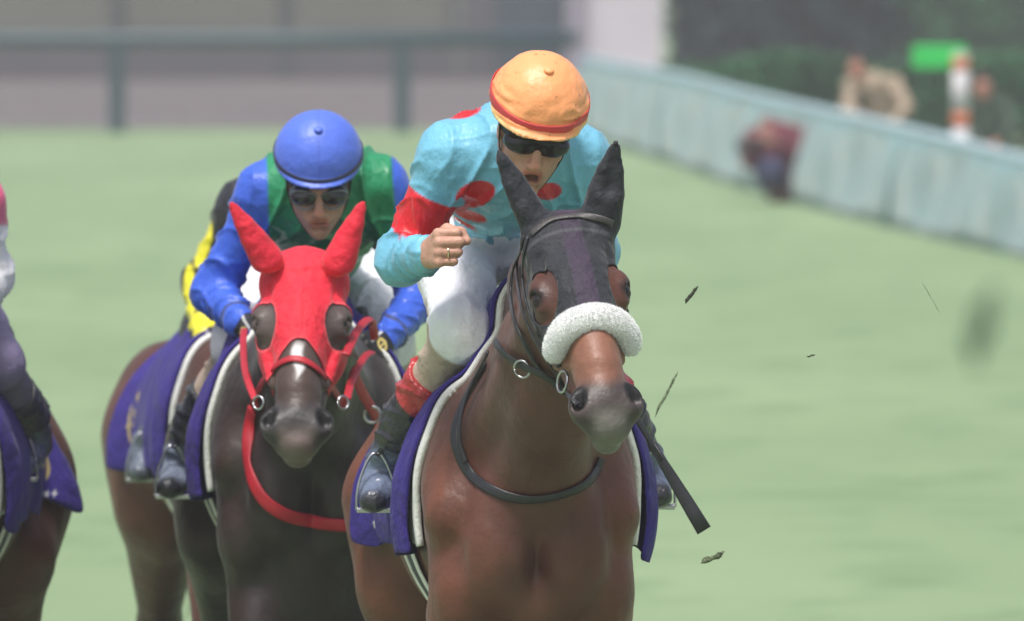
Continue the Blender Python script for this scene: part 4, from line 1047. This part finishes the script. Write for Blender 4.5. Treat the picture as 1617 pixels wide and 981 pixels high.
S1 = dict(q=.9, mouth=1.5, paint=paint1, helmcol=(.93, .37, .15), bandcol=(.62, .06, .07), rimcol=(.92, .62, .28), gx=.030, gw=.046, gb=.018, gh=.027, wrinkle=.010, bandw=.026, bandh=.030, bootband=(.42, .03, .035),
    toecol=(.16, .20, .30), pants=(.88, .88, .94), vox=.0048, hr=(.112, .124, .118), rim=.16, rimz=.044, boottop=.34)
r1, kn = jockey('jockey', 'jockey in light blue silks with red dots and orange cap pumping a bare fist', J1, S1)
a, b, c_ = kn['R'][2]; ring((a*.55+b*.45), .0128, .0022, b-a, M_gold, 'ring', r1)
# whip in his left hand
wa_, wb_ = W(962, 590, -.16), W(1112, 838, -.20); wp = empty('whip', wa_, 'black riding whip with a wide flap pointing down right of the lead horse', 'whip')
pth = wa_+np.linspace(0, 1, 10)[:, None]*(wb_-wa_); tube(pth[:6], np.linspace(.008, .006, 6), M_leather, 'shaft', wp); tube([wa_-(wb_-wa_)*.22, wa_+(wb_-wa_)*.06], .012, M_black, 'handle', wp)
ribbon(pth[4:], np.tile(V(0, -1, .1), (6, 1)), [.018, .022, .027, .031, .034, .036], .009, M_leather, 'flap', wp)

# ================================================================== SECOND HORSE (red hood)
style_ears['red'] = (W(420, 408, 1.97), W(364, 320, 1.93)), (W(536, 412, 1.97), W(575, 316, 1.95)), True
h2 = horse('race_horse', 'very dark brown horse in a bright red hood with a white flash on its nose', (W(490, 700, 2.62)[0], 2.62), R(3), W(480, 402, 2.02), W(466, 690, 1.66), V(-.03, -1, .62), (.030, .020, .019), (.012, .010, .010), kx=1.34, legs=[(-1, [(.125, .04, .92), (.14, -.10, .55), (.15, -.02, .30), (.15, .06, .14)]), (1, [(.125, .06, .92), (.14, .02, .52), (.15, .0, .22), (.15, -.06, .07)]), (0, [(0, .04, .93), (0, .10, .87), (0, .14, .84), (0, .2, .84)])], style='red', seed=5, h=.0075)
muzzle_paint(h2, (.075, .048, .040), (.042, .038, .038), (.16, .12, .11))
U, A_, Nn, P, F, N, inh = (h2[k] for k in ('U', 'A', 'Nn', 'P', 'F', 'N', 'inh'))
h2['col'] = blend(h2['col'], (.62, .60, .60), inh*sstep(.015, .007, np.abs(U+.004*np.sin(A_*60))+.25*np.maximum(0, A_-.38))*.85*sstep(.30, .33, A_)*sstep(.45, .42, A_)*sstep(-.06, -.03, Nn))
for q in (-1, 1): h2['col'] = blend(h2['col'], (.085, .062, .056), sstep(.02, -.25, ellm(U, A_, Nn, q, (.074, .215, -.030), (.036, .068, .064)))*.9)
finish_horse(h2); tack(h2)
arch = .30+1.45*np.maximum(0, np.abs(U)-.012)*1.0
m = np.minimum.reduce([np.minimum(arch, .475)-A_, Nn+.15, .14-np.abs(U)*.9, A_+.30]); m = np.minimum(m, np.where(np.abs(U) < .22, 1, -1)); m = np.minimum(m, (Nn+.10)+(A_+.02)*.9+sstep(-.0, -.06, A_)*.2)
for q in (-1, 1): m = np.minimum(m, ellm(U, A_, Nn, q, (.074, .215, -.030), (.034, .066, .062))*.05)
m = earmask(h2, m); ho_ = .0045+.004*np.maximum(0, ridge(P*V(20, 20, 9))-.7)+.0016*(np.abs(U) < .003)
Q_, G, us = shell(P, F, N, m, ho_, .003); cc = np.tile(V(.68, .018, .040), (len(us), 1))
ed_ = sstep(.008, .005, m[us]); cc = blend(cc, (.75, .10, .12), ed_*.6)
hd2 = obj('hood', Q_, G, M_hood, h2['root'], cc)
for q in (-1, 1): pass
lay(h2, 'noseband', [(402, 640), (425, 592), (465, 568), (505, 590), (540, 640)], .018, .005, M_redstrap, .008)
lay(h2, 'cheek_strap', [(400, 590), (404, 615), (412, 640)], .018, .006, M_redstrap, .010)
lay(h2, 'cheek_strap', [(548, 590), (546, 615), (538, 640)], .018, .006, M_redstrap, .010)
lay(h2, 'breast_strap', [(402, 645), (394, 690), (396, 740), (415, 785), (450, 812), (500, 824), (560, 828), (620, 822)], .034, .008, M_redstrap, .008, 8)
hnd = W(588, 556, 2.56)
def free(name, pts, w, th, m, parent, ns=V(0, -1, .2)):
    p = spline(pts, 7); return ribbon(p, np.tile(ns, (len(p), 1)), w, th, m, name, parent)
free('rein', [W(548, 630, 1.78), W(556, 600, 1.95), W(575, 565, 2.3), hnd], .020, .006, M_redstrap, h2['root'])
free('rein', [W(546, 560, 1.85), W(566, 520, 2.05), W(585, 505, 2.3), W(592, 535, 2.5)], .022, .006, M_redstrap, h2['root'])
free('rein', [W(402, 630, 1.78), W(388, 590, 1.95), W(384, 545, 2.3), W(386, 520, 2.5)], .018, .006, M_redstrap, h2['root'])
free('neck_strap', [W(556, 585, 2.05), W(575, 625, 2.15), W(596, 662, 2.25), W(600, 690, 2.3)], .030, .008, M_redstrap, h2['root'], V(.5, -1, .2))
p_, n_ = W(588, 655, 2.2), V(0, -1, 0); ring(p_, .020, .004, n_, M_metal, 'martingale_ring', h2['root'])
for q, px in ((-1, 408), (1, 542)): ring(W(px, 636, 1.74), .016, .003, V(.8*q, -1, .1), M_metal, 'bit_ring', h2['root'])
bl = empty('x', V(0, 0, 0), '', ''); bpy.data.objects.remove(bl)

def two(cx, y, s, J):
    """joints given as photo offsets from cx"""
    return J
J2 = dict(head=W(503, 286, 2.74), fwd=V(.03, -.86, -.50), up=V(.0, -.4, .9), neck=W(500, 312, 2.88),
    shR=W(420, 304, 2.92), shL=W(598, 294, 2.92), elR=W(338, 462, 3.0), elL=W(662, 470, 2.98), wristR=W(384, 512, 2.78), wristL=W(606, 538, 2.76),
    handR=(V(.5, -.7, -.25), V(-.5, -.4, .75), V(.4, -.3, .6)), handL=(V(-.45, -.80, -.25), V(.45, -.62, .62), V(-.55, -.1, .8)),
    waist=W(500, 420, 3.32), pelvis=W(500, 445, 3.50), hipR=W(450, 450, 3.46), hipL=W(552, 450, 3.46), kneeR=W(378, 542, 3.04), kneeL=W(610, 540, 3.06),
    ankleR=W(286, 722, 3.36), ankleL=W(692, 722, 3.36), toeR=W(268, 770, 3.22), toeL=W(706, 770, 3.24))
BLU = (.045, .12, .62)
def paint2(P, J, sh, spine, bk, sx, N):
    c = np.tile(V(.015, .24, .10), (len(P), 1)); w = np.zeros(len(P))
    for k, sg in (('R', -1), ('L', 1)):
        lat = ((P-sh)@sx)*sg-(.140 if sg < 0 else .185)-.05*((P-sh)@(-spine)); w = np.maximum(w, sstep(-.004, .004, lat))
        ab = J['wrist'+k]-J['el'+k]; t = ((P-J['el'+k])@ab)/(ab@ab); d = np.linalg.norm(P-J['el'+k]-np.clip(t, 0, 1.2)[:, None]*ab, axis=1); w = np.maximum(w, sstep(.09, .08, d)*(t > -.2))
    c = blend(c, BLU, w)
    for k in 'RL':
        ab = J['wrist'+k]-J['el'+k]; L = np.linalg.norm(ab); t = ((P-J['el'+k])@ab)/L; d = np.linalg.norm(P-J['el'+k]-np.outer(t/L, ab), axis=1)
        c = blend(c, (.05, .06, .14), sstep(.007, .005, np.abs(t-L+.055))*(d < .07))
    return c
M_clear = mat('clear_frame', (.14, .15, .17), .15, var=0, spec=.8, coat=.5)
S2 = dict(q=1.0, mouth=.05, paint=paint2, helmcol=(.085, .16, .66), bandcol=(.03, .035, .07), bandw=.018, bandh=.022, seam=True, glove=True, vox=.0055, hr=(.113, .122, .116), rim=.10, rimz=.056, lens=M_lens2, frame=M_clear, toecol=(.20, .24, .32), gh=.027)
jockey('jockey', 'jockey in green silks with blue sleeves, blue helmet and goggles behind the red hooded horse', J2, S2)

# ================================================================== THIRD HORSE, mostly hidden
style_ears['dark'] = None
h3 = horse('race_horse', 'brown horse almost hidden behind the red hooded horse, only its left flank and rump showing', (W(425, 700, 4.9)[0], 4.95), R(7), W(472, 430, 4.3), W(474, 700, 3.98), V(0, -1, .6), (.10, .036, .026), (.02, .014, .012), style='dark', seed=9, h=.012, hh=.009, rump=1.12, zs=.95)
muzzle_paint(h3, (.06, .03, .02), (.03, .025, .025), (.05, .04, .04)); finish_horse(h3); tack(h3)
J3 = dict(head=W(506, 290, 5.05), fwd=V(.0, -.84, -.54), up=V(.0, -.4, .9), neck=W(495, 300, 5.2),
    shR=W(385, 326, 5.25), shL=W(560, 322, 5.25), elR=W(320, 448, 5.3), elL=W(600, 460, 5.3), wristR=W(326, 532, 5.06), wristL=W(560, 540, 5.06),
    handR=(V(.5, -.7, -.25), V(-.5, -.4, .75), V(.4, -.3, .6)), handL=(V(-.45, -.80, -.25), V(.45, -.62, .62), V(-.55, -.1, .8)),
    waist=W(470, 430, 5.6), pelvis=W(455, 455, 5.8), hipR=W(410, 460, 5.75), hipL=W(500, 460, 5.75), kneeR=W(328, 565, 5.34), kneeL=W(545, 565, 5.38),
    ankleR=W(236, 700, 5.58), ankleL=W(625, 700, 5.62), toeR=W(222, 745, 5.5), toeL=W(640, 745, 5.5))
def paint3(P, J, sh, spine, bk, sx, N):
    c = np.tile(V(.02, .02, .028), (len(P), 1)); q = W(322, 385, 5.3); d = np.hypot((P[:, 0]-q[0])+(P[:, 2]-q[2])*-.25, (P[:, 2]-q[2])*.32)
    c = blend(c, (.75, .68, .03), sstep(.022, .019, d)); q = W(300, 470, 5.3)
    c = blend(c, (.75, .68, .03), sstep(.02, .018, np.hypot(P[:, 0]-q[0], (P[:, 2]-q[2])*.2)))
    for k in 'RL':
        dd = np.linalg.norm(P-J['wrist'+k], axis=1); c = blend(c, (.75, .68, .03), sstep(.085, .08, dd)); 
        c = blend(c, (.75, .68, .03), sstep(.010, .006, np.abs(dd-.14)))
    return c
S3 = dict(q=1.8, mouth=0, paint=paint3, helmcol=(.10, .10, .12), bandcol=(.03, .03, .03), vox=.009, glove=True, pants=(.03, .03, .04), calf=(.022, .024, .03), boottop=.05, toecol=(.14, .17, .22))
jockey('jockey', 'jockey in black silks with yellow sleeve stripes hidden behind the blue helmeted jockey', J3, S3)

# ================================================================== FOURTH HORSE at the left edge
h4 = horse('race_horse', 'brown horse cut off by the left edge of the picture, purple cloth on its flank', (W(-172, 700, 2.45)[0], 2.45), R(-3.0), W(-150, 420, 1.85), W(-165, 720, 1.5), V(-.1, -1, .6), (.085, .034, .025), (.02, .014, .012), style='dark', seed=13, zs=.95, h=.012, hh=.009)
muzzle_paint(h4, (.06, .03, .02), (.03, .025, .025), (.05, .04, .04)); finish_horse(h4); tack(h4)
J4 = dict(head=W(-130, 290, 2.6), fwd=V(.0, -.84, -.54), up=V(.0, -.4, .9), neck=W(-130, 312, 2.75),
    shR=W(-215, 300, 2.8), shL=W(-40, 318, 2.8), elR=W(-285, 450, 2.85), elL=W(-16, 438, 2.85), wristR=W(-235, 512, 2.65), wristL=W(-60, 525, 2.62),
    handR=(V(.5, -.7, -.25), V(-.5, -.4, .75), V(.4, -.3, .6)), handL=(V(-.45, -.80, -.25), V(.45, -.62, .62), V(-.55, -.1, .8)),
    waist=W(-130, 420, 3.2), pelvis=W(-130, 445, 3.36), hipR=W(-180, 450, 3.3), hipL=W(-82, 450, 3.3), kneeR=W(-240, 555, 2.9), kneeL=W(-6, 572, 2.88),
    ankleR=W(-330, 722, 3.2), ankleL=W(52, 688, 3.2), toeR=W(-350, 770, 3.06), toeL=W(22, 745, 3.06))
def paint4(P, J, sh, spine, bk, sx, N):
    c = np.tile(V(.80, .80, .82), (len(P), 1)); return blend(c, (.72, .10, .22), sstep(W(0, 358, 2.8)[2], W(0, 352, 2.8)[2], P[:, 2]))
S4 = dict(q=1.6, mouth=0, paint=paint4, helmcol=(.75, .75, .78), bandcol=(.03, .03, .03), vox=.008, glove=True, pants=(.24, .20, .33), calf=(.16, .14, .20), toecol=(.10, .12, .2))
jockey('jockey', 'jockey with a pink and white sleeve cut off by the left edge of the picture', J4, S4)
# ------------------------------------------------------------------ thin haze over the course
hz = box((-430, -66, -1.0), (430, 570, 7.6), M_black, 'haze'); hm_ = bpy.data.materials.new('air'); hm_.use_nodes = True
hn = hm_.node_tree; hn.nodes.clear(); ho = hn.nodes.new('ShaderNodeOutputMaterial'); hv = hn.nodes.new('ShaderNodeVolumePrincipled')
hv.inputs['Color'].default_value = (.90, .92, .93, 1); hv.inputs['Density'].default_value = HAZE; hn.links.new(hv.outputs[0], ho.inputs['Volume'])
hz.data.materials.clear(); hz.data.materials.append(hm_); tag(hz, kind='stuff')
